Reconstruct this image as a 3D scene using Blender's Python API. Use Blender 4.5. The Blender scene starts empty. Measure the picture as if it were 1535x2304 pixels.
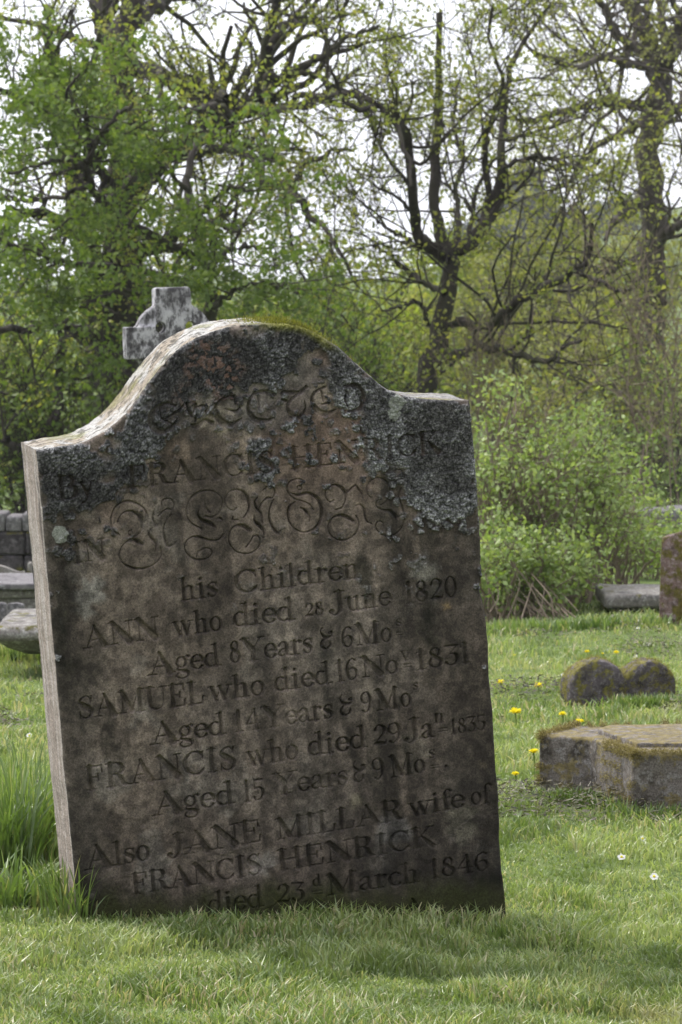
import bpy, bmesh, math, random
import numpy as np
from mathutils import Vector, Matrix
R = math.radians
SC = bpy.context.scene
COL = SC.collection
rng = np.random.default_rng(7)
random.seed(7)

# ------------------------------------------------------------------ camera
F, YH, CH = 7500.0, 650.0, 1.10           # focal length in photo pixels, horizon row, eye height
PITCH = math.atan((1152 - YH) / F)
cam = bpy.data.cameras.new("camera")
co = bpy.data.objects.new("camera", cam); COL.objects.link(co)
cam.sensor_fit = 'VERTICAL'; cam.sensor_height = 24.0
cam.lens = 24.0 * F / 2304.0
co.location = (0, 0, CH)
co.rotation_euler = (R(90) - PITCH, 0, 0)
cam.clip_start = 0.1; cam.clip_end = 2000
cam.dof.use_dof = True; cam.dof.focus_distance = 6.05; cam.dof.aperture_fstop = 15.0
SC.camera = co
# ------------------------------------------------------------------ light
SUN_AZ = math.atan2(-0.80, 0.62)            # to the sun: left and beyond the stone (x, y)
SUN_EL = R(53)
w = bpy.data.worlds.new("World"); SC.world = w; w.use_nodes = True
nt = w.node_tree; nt.nodes.clear()
def N(tree, t, **k):
    n = tree.nodes.new(t)
    for a, b in k.items(): setattr(n, a, b)
    return n
wo = N(nt, 'ShaderNodeOutputWorld'); bg = N(nt, 'ShaderNodeBackground'); sky = N(nt, 'ShaderNodeTexSky')
sky.sky_type = 'NISHITA'; sky.sun_disc = False
sky.sun_elevation = SUN_EL; sky.sun_rotation = SUN_AZ
sky.dust_density = 2.5; sky.air_density = 1.0
# thin bright cloud over most of the sky
tc = N(nt, 'ShaderNodeTexCoord'); nz = N(nt, 'ShaderNodeTexNoise'); nz.inputs['Scale'].default_value = 2.2
nz.inputs['Detail'].default_value = 6
rmp = N(nt, 'ShaderNodeValToRGB'); rmp.color_ramp.elements[0].position = .25; rmp.color_ramp.elements[1].position = .55
rmp.color_ramp.elements[0].color = (.85, .85, .85, 1)
mx = N(nt, 'ShaderNodeMixRGB'); mx.inputs['Color2'].default_value = (9.3, 9.5, 10.2, 1)
nt.links.new(tc.outputs['Generated'], nz.inputs['Vector']); nt.links.new(nz.outputs['Fac'], rmp.inputs['Fac'])
dt = N(nt, 'ShaderNodeVectorMath', operation='DOT_PRODUCT'); nt.links.new(tc.outputs['Generated'], dt.inputs[0])
dt.inputs[1].default_value = (math.sin(SUN_AZ) * math.cos(SUN_EL), math.cos(SUN_AZ) * math.cos(SUN_EL), math.sin(SUN_EL))
m1 = N(nt, 'ShaderNodeMath', operation='MULTIPLY_ADD'); nt.links.new(dt.outputs['Value'], m1.inputs[0]); m1.inputs[1].default_value = .5; m1.inputs[2].default_value = .5
m2 = N(nt, 'ShaderNodeMath', operation='POWER'); nt.links.new(m1.outputs[0], m2.inputs[0]); m2.inputs[1].default_value = 2.2
m3 = N(nt, 'ShaderNodeMath', operation='MULTIPLY_ADD'); nt.links.new(m2.outputs[0], m3.inputs[0]); m3.inputs[1].default_value = 15.0; m3.inputs[2].default_value = 4.2
vs = N(nt, 'ShaderNodeVectorMath', operation='SCALE'); vs.inputs[0].default_value = (.97, .985, 1.06); nt.links.new(m3.outputs[0], vs.inputs['Scale'])
nt.links.new(vs.outputs[0], mx.inputs['Color2'])
nt.links.new(rmp.outputs['Color'], mx.inputs['Fac']); nt.links.new(sky.outputs['Color'], mx.inputs['Color1'])
nt.links.new(mx.outputs['Color'], bg.inputs['Color']); nt.links.new(bg.outputs[0], wo.inputs[0])
bg.inputs['Strength'].default_value = 0.145
sl = bpy.data.lights.new("sun", 'SUN'); sl.energy = 3.6; sl.angle = R(3.0); sl.color = (1, .95, .86)
so = bpy.data.objects.new("sun", sl); COL.objects.link(so)
sd = Vector((math.sin(SUN_AZ) * math.cos(SUN_EL), math.cos(SUN_AZ) * math.cos(SUN_EL), math.sin(SUN_EL)))
so.rotation_euler = sd.to_track_quat('Z', 'Y').to_euler()
SC.view_settings.view_transform = 'Standard'; SC.view_settings.look = 'None'
SC.view_settings.exposure = 0.0; SC.view_settings.gamma = 1.0
SC.cycles.max_bounces = 6; SC.cycles.transparent_max_bounces = 4
SC.cycles.diffuse_bounces = 4

# ------------------------------------------------------------------ helpers
def at(px, py, Y):
    """world point seen at photo pixel (px,py) standing Y metres away"""
    dx, dz = (px - 767.5) / F, (1152 - py) / F
    c, s = math.cos(PITCH), math.sin(PITCH)
    d = np.array([dx, c + dz * s, -s + dz * c])
    return np.array([0, 0, CH]) + d * (Y / d[1])

def tag(o, label=None, cat=None, group=None, kind=None):
    if label: o['label'] = label
    if cat: o['category'] = cat
    if group: o['group'] = group
    if kind: o['kind'] = kind
    return o

def empty(name, loc, label, cat, group=None, rz=0):
    o = bpy.data.objects.new(name, None); COL.objects.link(o)
    o.location = loc; o.rotation_euler = (0, 0, rz); o.empty_display_size = .1
    return tag(o, label, cat, group)

def mesh_np(name, V, faces, mat, parent=None, smooth=True, attrs=None, cols=None, loc=None):
    """faces: list of int arrays (n,3) or (n,4)"""
    me = bpy.data.meshes.new(name)
    V = np.asarray(V, dtype=np.float32)
    faces = [np.asarray(f, dtype=np.int32) for f in faces if len(f)]
    nl = sum(f.size for f in faces); nf = sum(len(f) for f in faces)
    me.vertices.add(len(V)); me.vertices.foreach_set('co', V.ravel())
    me.loops.add(nl); me.loops.foreach_set('vertex_index', np.concatenate([f.ravel() for f in faces]))
    me.polygons.add(nf)
    tot = np.concatenate([np.full(len(f), f.shape[1], dtype=np.int32) for f in faces])
    st = np.concatenate([[0], np.cumsum(tot)[:-1]]).astype(np.int32)
    me.polygons.foreach_set('loop_start', st)
    me.polygons.foreach_set('loop_total', tot)
    me.update(calc_edges=True)
    me.polygons.foreach_set('use_smooth', np.full(nf, smooth, dtype=bool))
    if attrs:
        for k, a in attrs.items():
            at_ = me.attributes.new(k, 'FLOAT', 'POINT'); at_.data.foreach_set('value', np.asarray(a, dtype=np.float32))
    if cols is not None:
        c4 = np.ones((len(V), 4), dtype=np.float32); c4[:, :3] = cols
        at_ = me.attributes.new('Col', 'FLOAT_COLOR', 'POINT'); at_.data.foreach_set('color', c4.ravel())
    if isinstance(mat, (list, tuple)):
        for m in mat: me.materials.append(m)
    else: me.materials.append(mat)
    o = bpy.data.objects.new(name, me); COL.objects.link(o)
    if parent is not None: o.parent = parent
    if loc is not None: o.location = loc
    return o

# numpy noise -------------------------------------------------------
def _h(i, j, k, s):
    n = (i.astype(np.int64) * 374761393 + j.astype(np.int64) * 668265263 + k.astype(np.int64) * 2147483647 + s * 1274126177) & 0xffffffff
    n = ((n ^ (n >> 13)) * 1274126177) & 0xffffffff
    n = ((n ^ (n >> 16)) * 2246822519) & 0xffffffff
    return ((n ^ (n >> 15)) & 0xffffff) / float(0xffffff)
def vn(x, y, z=0.0, s=0):
    x = np.asarray(x, float); y = np.asarray(y, float); z = np.zeros_like(x) + z
    i, j, k = np.floor(x), np.floor(y), np.floor(z)
    fx, fy, fz = x - i, y - j, z - k
    fx, fy, fz = [f * f * (3 - 2 * f) for f in (fx, fy, fz)]
    r = 0
    for a in (0, 1):
        for b in (0, 1):
            wab = (fx if a else 1 - fx) * (fy if b else 1 - fy)
            if np.any(z):
                r = r + wab * ((1 - fz) * _h(i + a, j + b, k, s) + fz * _h(i + a, j + b, k + 1, s))
            else:
                r = r + wab * _h(i + a, j + b, k, s)
    return r
def fbm(x, y, z=0.0, s=0, o=4):
    r, a, t = 0, .5, 0
    for q in range(o):
        r = r + a * vn(x * 2 ** q, y * 2 ** q, (z * 2 ** q) if np.any(z) else 0.0, s + q); t += a; a *= .5
    return r / t
def worley(x, y, s=0):
    i, j = np.floor(x), np.floor(y)
    d1 = np.full(x.shape, 9.); cid = np.zeros(x.shape); zz = np.zeros_like(x)
    for a in (-1, 0, 1):
        for b in (-1, 0, 1):
            px = i + a + _h(i + a, j + b, zz, s); py = j + b + _h(i + a, j + b, zz, s + 5)
            d = np.hypot(px - x, py - y); m = d < d1
            d1 = np.where(m, d, d1); cid = np.where(m, _h(i + a, j + b, zz, s + 9), cid)
    return d1, cid
def sst(a, b, x):
    t = np.clip((x - a) / (b - a), 0, 1); return t * t * (3 - 2 * t)

# materials ---------------------------------------------------------
def mat_new(name):
    m = bpy.data.materials.new(name); m.use_nodes = True
    t = m.node_tree; t.nodes.clear()
    return m, t, N(t, 'ShaderNodeOutputMaterial')
def noise(t, scale, detail=5, rough=.6, co_='Object', dim=None):
    tc = N(t, 'ShaderNodeTexCoord'); n = N(t, 'ShaderNodeTexNoise')
    n.inputs['Scale'].default_value = scale; n.inputs['Detail'].default_value = detail; n.inputs['Roughness'].default_value = rough
    if dim is not None:
        mp = N(t, 'ShaderNodeMapping'); mp.inputs['Scale'].default_value = dim
        t.links.new(tc.outputs[co_], mp.inputs[0]); t.links.new(mp.outputs[0], n.inputs['Vector'])
    else: t.links.new(tc.outputs[co_], n.inputs['Vector'])
    return n.outputs['Fac']
def ramp(t, fac, stops):
    r = N(t, 'ShaderNodeValToRGB'); e = r.color_ramp.elements
    while len(e) < len(stops): e.new(.5)
    for q, (p, c) in enumerate(stops):
        e[q].position = p; e[q].color = tuple(c) + (1,) if len(c) == 3 else c
    t.links.new(fac, r.inputs[0]); return r.outputs['Color']
def g3(v): return (v, v, v)
def mixc(t, fac, a, b, mode='MIX'):
    m = N(t, 'ShaderNodeMixRGB', blend_type=mode)
    for s, v in ((0, fac), (1, a), (2, b)):
        if isinstance(v, (int, float)): m.inputs[s].default_value = v
        elif isinstance(v, tuple): m.inputs[s].default_value = v + (1,)
        else: t.links.new(v, m.inputs[s])
    return m.outputs[0]
def bump(t, h, st, dist=.01):
    b = N(t, 'ShaderNodeBump'); b.inputs['Strength'].default_value = st; b.inputs['Distance'].default_value = dist
    t.links.new(h, b.inputs['Height']); return b.outputs[0]
def principled(t, out, col, rough=.9, nrm=None, spec=.2):
    p = N(t, 'ShaderNodeBsdfPrincipled')
    if isinstance(col, tuple): p.inputs['Base Color'].default_value = col + (1,)
    else: t.links.new(col, p.inputs['Base Color'])
    p.inputs['Roughness'].default_value = rough; p.inputs['Specular IOR Level'].default_value = spec
    if nrm is not None: t.links.new(nrm, p.inputs['Normal'])
    t.links.new(p.outputs[0], out.inputs[0]); return p

def stone_mat(name, base, dark, pale, lich=.35, moss=.0, mosscol=(.10, .11, .02), scale=6, mosstop=0.0):
    m, t, out = mat_new(name)
    n1 = noise(t, scale, 6, .65); n2 = noise(t, scale * 4.3, 5, .7); n3 = noise(t, scale * 18, 3, .6)
    c = ramp(t, n1, [(.38, dark), (.5, base), (.66, base)])
    pm = ramp(t, n2, [(.5, g3(0)), (.62, g3(lich * 2 if lich < .5 else 1))])
    c = mixc(t, pm, c, pale)
    c = mixc(t, ramp(t, n3, [(.42, g3(.0)), (.62, g3(.6))]), c, dark)
    if moss or mosstop:
        ge = N(t, 'ShaderNodeNewGeometry'); sx = N(t, 'ShaderNodeSeparateXYZ'); t.links.new(ge.outputs['Normal'], sx.inputs[0])
        up = ramp(t, sx.outputs['Z'], [(.25, g3(0)), (.75, g3(1))])
        nm = noise(t, scale * 1.7, 6, .7)
        md = N(t, 'ShaderNodeMath', operation='MULTIPLY_ADD'); t.links.new(up, md.inputs[0]); md.inputs[1].default_value = mosstop; md.inputs[2].default_value = moss
        ad = N(t, 'ShaderNodeMath', operation='ADD'); t.links.new(md.outputs[0], ad.inputs[0]); t.links.new(nm, ad.inputs[1])
        mm = ramp(t, ad.outputs[0], [(.53, g3(0)), (.60, g3(1))])
        mc = mixc(t, ramp(t, n2, [(.35, g3(0)), (.65, g3(1))]), tuple(x * .4 for x in mosscol), mosscol)
        c = mixc(t, mm, c, mc)
    principled(t, out, c, .92, bump(t, n2, .5, .012))
    return m

def leaf_mat(name, c1, c2, c3=None, tr=.5, patch=None):
    m, t, out = mat_new(name)
    ge = N(t, 'ShaderNodeNewGeometry')
    st = [(0, c1), (.6, c2), (1, c3 or c2)]
    c = ramp(t, ge.outputs['Random Per Island'], st)
    n = noise(t, .9, 3)
    c = mixc(t, ramp(t, n, [(.35, g3(0)), (.65, g3(.5))]), c, c1)
    d = N(t, 'ShaderNodeBsdfDiffuse'); tl = N(t, 'ShaderNodeBsdfTranslucent'); mx_ = N(t, 'ShaderNodeMixShader')
    t.links.new(c, d.inputs[0])
    c2_ = mixc(t, 1.0, c, (1.25, 1.3, .55), 'MULTIPLY'); t.links.new(c2_, tl.inputs[0])
    mx_.inputs[0].default_value = tr; t.links.new(d.outputs[0], mx_.inputs[1]); t.links.new(tl.outputs[0], mx_.inputs[2])
    gl = N(t, 'ShaderNodeBsdfGlossy'); gl.inputs['Roughness'].default_value = .45; gl.inputs['Color'].default_value = (1, 1, 1, 1)
    m2 = N(t, 'ShaderNodeMixShader'); m2.inputs[0].default_value = .025
    t.links.new(mx_.outputs[0], m2.inputs[1]); t.links.new(gl.outputs[0], m2.inputs[2])
    t.links.new(m2.outputs[0], out.inputs[0])
    return m

def bark_mat(name, a, b, sc=8, moss=None):
    m, t, out = mat_new(name)
    n = noise(t, sc, 6, .7, dim=(1, 1, .25)); c = ramp(t, n, [(.35, a), (.65, b)])
    if moss:
        c = mixc(t, ramp(t, noise(t, 1.3, 4), [(.45, g3(0)), (.62, g3(.8))]), c, moss)
    principled(t, out, c, .95, bump(t, n, .8, .03)); return m

# ------------------------------------------------------------------ ground
YL = [-20, 0, 6.1, 8.2, 11, 16.5, 19, 22, 26, 34, 45, 150, 260, 420, 900]
ZL = [1.29, .215, -.105, -.165, -.310, -.610, -.95, -1.4, -1.85, -1.75, -1.25, .3, 1.0, 2.3, 2.8]
ZR = [1.29, .215, -.105, -.165, -.310, -.465, -.64, -.98, -1.3, -1.0, 1.0, 3.2, 5.0, 6.0]
YRk = [-20, 0, 6.1, 8.2, 11, 14, 20, 25, 34, 45, 150, 260, 420, 900]
def gz(x, y):
    x = np.asarray(x, float); y = np.asarray(y, float)
    a = np.interp(y, YL, ZL); b = np.interp(y, YRk, ZR)
    wt = sst(.0, 1.0, x / np.maximum(y, 1) / .09)
    z = a + (b - a) * wt
    z = z - .072 * np.clip(x + .1, -.7, .6) * np.exp(-((y - 6.1) / 1.1) ** 2)
    z = z + .05 * (fbm(x * .8, y * .8, s=3) - .5) + .02 * (fbm(x * 5, y * 5, s=8) - .5)
    z = z + sst(200, 420, y) * 6 * sst(.02, .10, x / np.maximum(y, 1)) * (.8 + .4 * vn(x * .01, y * .01, s=2))
    return z
def gat(x, y): return float(gz(np.array([x]), np.array([y]))[0])
def ground_y(py):                           # distance at which the ground shows at pixel row py
    ys = np.linspace(3, 16, 800); zs = gz(ys * 0, ys); k = (py - YH) / F
    return float(ys[np.argmin(np.abs(CH - k * ys - zs))])
def gpt(px, py, Y=None):
    Y = Y or ground_y(py); p = at(px, py, Y); return np.array([p[0], Y, gat(p[0], Y)])

ya = np.concatenate([np.linspace(-12, 2, 20), np.linspace(2.2, 16, 300), 16 * (900 / 16) ** np.linspace(.005, 1, 170)])
na = 181
g = np.linspace(-1, 1, na); gx = np.sign(g) * np.abs(g) ** 1.6
YY, GG = np.meshgrid(ya, gx, indexing='ij')
XX = GG * (5 + np.abs(YY) * .75)
ZZ = gz(XX, YY)
ii = np.arange(len(ya) - 1)[:, None] * na + np.arange(na - 1)[None]
gf = np.stack([ii, ii + 1, ii + na + 1, ii + na], -1).reshape(-1, 4)
m, t, out = mat_new('turf')
n1 = noise(t, .35, 6); n2 = noise(t, 6, 6, .7); n3 = noise(t, 60, 4, .7)
c = ramp(t, n2, [(.3, (.035, .055, .014)), (.5, (.085, .13, .03)), (.7, (.14, .17, .055))])
c = mixc(t, ramp(t, n3, [(.45, g3(0)), (.7, g3(.5))]), c, (.05, .055, .02))
c = mixc(t, ramp(t, n1, [(.4, g3(0)), (.6, g3(.4))]), c, (.12, .16, .05))
principled(t, out, c, .95, bump(t, n3, .6, .02))
TURF = m
tag(mesh_np('ground', np.stack([XX, YY, ZZ], -1).reshape(-1, 3), [gf], TURF), kind='structure')

# ------------------------------------------------------------------ the headstone
W, T, VB = .85, .135, -1.16
yaw, roll, lean = R(17.9), R(5.9), R(4.1)
O = np.array([-.559, 6.111, .802])
h_ = np.array([math.cos(yaw), math.sin(yaw), 0]); n0 = np.array([math.sin(yaw), -math.cos(yaw), 0]); zz_ = np.array([0, 0, 1.])
v_ = zz_ * math.cos(lean) + n0 * math.sin(lean); nn = n0 * math.cos(lean) - zz_ * math.sin(lean)
U_ = h_ * math.cos(roll) + v_ * math.sin(roll); V_ = v_ * math.cos(roll) - h_ * math.sin(roll)
CS, SN = math.cos(PITCH), math.sin(PITCH)
def uv(px, py):
    """photo pixel -> (u, v) metres on the headstone's face"""
    px = np.asarray(px, float); py = np.asarray(py, float)
    d = np.stack([(px - 767.5) / F, CS + (1152 - py) / F * SN, -SN + (1152 - py) / F * CS], -1)
    C0 = np.array([0, 0, CH]); tt = ((O - C0) @ nn) / (d @ nn)
    P = C0 + d * tt[..., None] - O
    return P @ U_, P @ V_

def smooth_line(pts, n):
    """Catmull-Rom through rows of pts, n samples"""
    P = np.asarray(pts, float)
    if len(P) == 2:
        s = np.linspace(0, 1, n)[:, None]; return P[0] * (1 - s) + P[1] * s
    Q = np.vstack([2 * P[0] - P[1], P, 2 * P[-1] - P[-2]])
    s = np.linspace(0, len(P) - 1 - 1e-6, n); i = s.astype(int); f = (s - i)[:, None]
    p0, p1, p2, p3 = Q[i], Q[i + 1], Q[i + 2], Q[i + 3]
    return .5 * (2 * p1 + (p2 - p0) * f + (2 * p0 - 5 * p1 + 4 * p2 - p3) * f * f + (3 * p1 - p0 - 3 * p2 + p3) * f ** 3)

top_px = [(84, 1012), (129, 1006), (188, 995), (230, 975), (274, 940), (309, 897), (340, 854), (383, 803), (434, 765), (496, 741), (547, 732), (600, 729),
          (655, 732), (700, 746), (750, 776), (800, 818), (850, 862), (880, 880), (920, 893), (970, 899), (1020, 900), (1062, 903)]
tu, tv = uv([p[0] for p in top_px], [p[1] for p in top_px])
tl = smooth_line(np.stack([tu, tv], 1), 400)
NU, NV = 700, 1010
us = np.linspace(0, 1, NU); vs_ = np.linspace(0, 1, NV)
topv = np.interp(us * W, tl[:, 0], tl[:, 1])
topv = topv + .004 * (fbm(us * 30, us * 0, s=21) - .5)
TT, S = np.meshgrid(vs_, us, indexing='ij')
VV = VB + (topv[None] - VB) * TT
wl = .006 * (fbm(VV * 9, VV * 0 + 3, s=31, o=5) - .5)
wr = .009 * (fbm(VV * 11, VV * 0 + 7, s=37, o=5) - .5) - .006 * np.exp(-((VV + .37) / .02) ** 2)
UU = wl + S * (W + wr - wl)
du = W / (NU - 1)

# --- carving depth from strokes
D = np.zeros((NV, NU), dtype=np.float64)
dv0 = (topv - VB) / (NV - 1)
def carve(P, wd, k=.95, mx_=.0085):
    """P (n,2) in metres on the face, wd (n,) widths"""
    for a in range(len(P) - 1):
        p, q = P[a], P[a + 1]; wa, wb = wd[a], wd[a + 1]; m_ = max(wa, wb) / 2 + .001
        c0 = int(max(0, (min(p[0], q[0]) - m_) / du - 3)); c1 = int(min(NU, (max(p[0], q[0]) + m_) / du + 5))
        if c1 <= c0: continue
        tcol = topv[c0:c1]
        r0 = int(max(0, ((min(p[1], q[1]) - m_ - VB) / (tcol.max() - VB)) * (NV - 1) - 1))
        r1 = int(min(NV, ((max(p[1], q[1]) + m_ - VB) / (tcol.min() - VB)) * (NV - 1) + 2))
        if r1 <= r0: continue
        x = UU[r0:r1, c0:c1]; y = VV[r0:r1, c0:c1]
        d = q - p; L = d @ d + 1e-12
        s = np.clip(((x - p[0]) * d[0] + (y - p[1]) * d[1]) / L, 0, 1)
        dist = np.hypot(x - p[0] - s * d[0], y - p[1] - s * d[1])
        hw = (wa + (wb - wa) * s) / 2
        dep = np.clip((hw - dist) * 3.2 * k, 0, mx_)
        D[r0:r1, c0:c1] = np.maximum(D[r0:r1, c0:c1], dep)
PXM = 1 / 1227.
def flourish(pts, wds, sc, ox, oy, mul=1.0):
    P = np.array(pts, float); x = P[:, 0] / sc + ox; y = P[:, 1] / sc + oy
    a, b = uv(x, y); q = np.stack([a, b, np.array(wds, float) / sc * PXM * 1.45 * mul], 1)
    q = smooth_line(q, max(8, 7 * len(P))); carve(q[:, :2], np.maximum(q[:, 2], .0034))

A1 = (4.264, 240, 1060); A2 = (4.264, 570, 1050); A3 = (2.843, 320, 850)
FL = [
 (A1, [(125,615),(60,560),(43,460),(80,350),(170,293),(260,300),(350,350),(390,420),(395,500)], [5,8,10,12,18,16,12,9,5]),
 (A1, [(105,490),(130,430),(180,390),(250,390),(320,440),(345,500),(320,590),(260,625),(215,610),(215,580),(238,568)], [6,9,13,20,28,26,12,9,8,8,12]),
 (A1, [(345,705),(290,670),(230,660),(170,695),(130,760),(125,830),(180,900),(270,935),(360,935),(450,900),(510,840),(525,770),(510,730)], [24,30,22,10,7,9,15,19,17,13,9,7,5]),
 (A1, [(455,380),(445,450),(480,520)], [8,20,22]),
 (A1, [(440,545),(405,590),(440,650),(480,695),(465,770)], [8,18,28,26,5]),
 (A1, [(500,430),(540,385),(580,365),(630,365),(648,320),(620,275),(570,265),(530,290),(530,330)], [5,9,16,10,8,10,10,10,6]),
 (A1, [(620,420),(570,480),(548,560),(560,650),(590,720),(640,710),(665,685)], [6,12,18,22,26,12,6]),
 (A1, [(915,555),(820,505),(770,430),(775,330),(820,250),(900,200),(990,190),(1070,220),(1110,280),(1105,350),(1070,410),(1010,445),(950,430)], [7,8,9,14,20,20,14,12,10,8,7,6,5]),
 (A1, [(885,375),(880,420),(920,475),(990,500),(1045,540)], [5,16,28,32,16]),
 (A1, [(945,310),(955,355),(995,395)], [6,14,18]), (A1, [(1060,455),(1090,452),(1115,470)], [8,20,10]),
 (A1, [(1125,605),(1085,655),(1020,670),(940,650),(860,630),(790,650),(750,710),(765,780),(830,840),(910,850),(980,830),(1015,780),(990,745),(930,745),(880,780),(865,825)], [5,12,16,20,18,12,8,10,14,14,12,10,10,10,9,5]),
 (A1, [(1250,350),(1215,380),(1160,350),(1138,280),(1170,210),(1240,178),(1310,200),(1355,260),(1370,340),(1345,410),(1315,445)], [6,7,8,8,10,14,22,26,20,12,6]),
 (A1, [(1215,440),(1215,465),(1265,470)], [14,10,5]),
 (A1, [(1385,575),(1330,535),(1270,520),(1210,545),(1175,620),(1185,700),(1240,770),(1320,795),(1400,780),(1460,730),(1475,670),(1450,620),(1410,630),(1380,680),(1340,735)], [26,34,22,10,6,7,9,11,11,9,7,6,6,7,5]),
 (A2, [(40,300),(15,340),(35,400),(80,450),(90,540)], [5,16,22,20,5]), (A2, [(10,470),(20,530),(75,580),(105,620),(105,680)], [8,22,28,22,5]),
 (A2, [(65,400),(90,340),(140,300),(185,300),(210,250),(190,200),(140,190),(108,220)], [5,10,18,12,8,10,10,6]),
 (A2, [(195,320),(160,400),(160,500),(190,580),(235,635),(270,605)], [5,14,20,24,26,6]),
 (A2, [(490,135),(430,118),(360,140),(325,200),(345,260),(400,310),(480,335),(545,365),(580,420)], [6,12,14,10,10,8,9,9,6]),
 (A2, [(360,255),(430,275),(520,255),(600,290),(645,350),(660,440),(640,530),(580,600),(500,630),(420,610),(360,550),(335,470),(345,390),(400,340)], [10,22,24,28,30,32,26,16,14,14,16,20,18,8]),
 (A2, [(455,395),(500,420),(545,480),(540,530)], [12,24,14,5]), (A2, [(425,215),(430,190),(460,190),(460,220),(440,225)], [4,4,4,4,4]),
 (A2, [(775,320),(740,340),(700,300),(695,240),(740,185),(800,178),(860,215),(890,270),(880,340),(850,395),(790,415)], [7,8,8,8,12,20,28,26,18,10,6]),
 (A2, [(960,520),(900,485),(830,468),(760,495),(722,570),(740,650),(800,695),(870,705),(950,675),(1000,610),(1015,530),(985,470)], [26,30,24,12,8,10,16,16,14,12,8,5]),
 (A2, [(905,245),(980,180),(1010,215),(1045,260),(1050,300)], [6,7,22,20,8]), (A2, [(985,375),(1030,365),(1065,410),(1075,480),(1095,530),(1135,545)], [7,16,24,22,16,6]),
 (A2, [(1135,300),(1095,260),(1095,180),(1140,125),(1200,110),(1270,135),(1310,190),(1305,270),(1270,340),(1220,370)], [5,7,10,14,20,26,20,10,9,7]),
 (A2, [(1225,315),(1185,330),(1185,380),(1240,415),(1320,430),(1375,485)], [5,10,18,24,28,26]), (A2, [(1375,490),(1440,455)], [10,5]),
 (A2, [(1345,150),(1390,120),(1440,110),(1440,60),(1400,25),(1350,40)], [6,12,10,8,10,6]),
 (A2, [(1420,200),(1400,280),(1425,370),(1450,470),(1435,560),(1390,630),(1300,670),(1220,640),(1175,580),(1200,525),(1245,540),(1245,575)], [6,12,16,14,11,11,14,12,9,8,8,5]),
 # the word in black letter at the head of the stone
 (A3, [(215,180),(150,165),(80,200),(52,260),(75,320),(130,345),(190,310),(225,255)], [8,20,26,36,34,26,18,8]), (A3, [(110,190),(125,260),(170,250),(240,200),(270,160)], [14,12,10,14,8]), (A3, [(120,260),(200,300)], [8,8]),
 (A3, [(280,160),(300,215),(320,250)], [16,20,12]), (A3, [(340,170),(345,240),(335,320)], [18,16,10]), (A3, [(310,300),(350,310),(400,270),(450,290)], [10,28,16,24]), (A3, [(345,190),(400,180),(410,230)], [8,14,10]),
 (A3, [(530,125),(480,160),(470,220),(510,280),(570,300),(640,260)], [16,18,26,34,26,8]), (A3, [(530,125),(590,120),(600,170)], [12,20,12]), (A3, [(535,200),(600,215),(630,190)], [8,14,10]),
 (A3, [(780,90),(720,100),(685,150),(685,220),(730,270),(800,275),(850,250)], [24,16,16,24,28,22,8]), (A3, [(745,120),(750,210)], [12,10]), (A3, [(800,90),(840,105)], [24,22]),
 (A3, [(890,120),(900,90),(960,95),(1010,95),(1050,60)], [8,14,20,24,20]), (A3, [(990,110),(945,150),(930,200),(965,250),(1010,250),(1045,200),(1040,150)], [18,16,20,26,22,14,8]), (A3, [(895,140),(925,150)], [16,14]),
 (A3, [(1170,60),(1110,90),(1088,140),(1110,200),(1170,232),(1240,205)], [16,16,22,30,30,10]), (A3, [(1150,90),(1160,150)], [14,10]), (A3, [(1150,170),(1200,160)], [8,12]),
 (A3, [(1280,60),(1350,45),(1400,75),(1412,140),(1380,200),(1320,215)], [16,24,20,28,22,12]), (A3, [(1305,90),(1298,150),(1320,200)], [14,14,8]),
]
for (a, pts, wd) in FL: flourish(pts, wd, *a)

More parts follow.
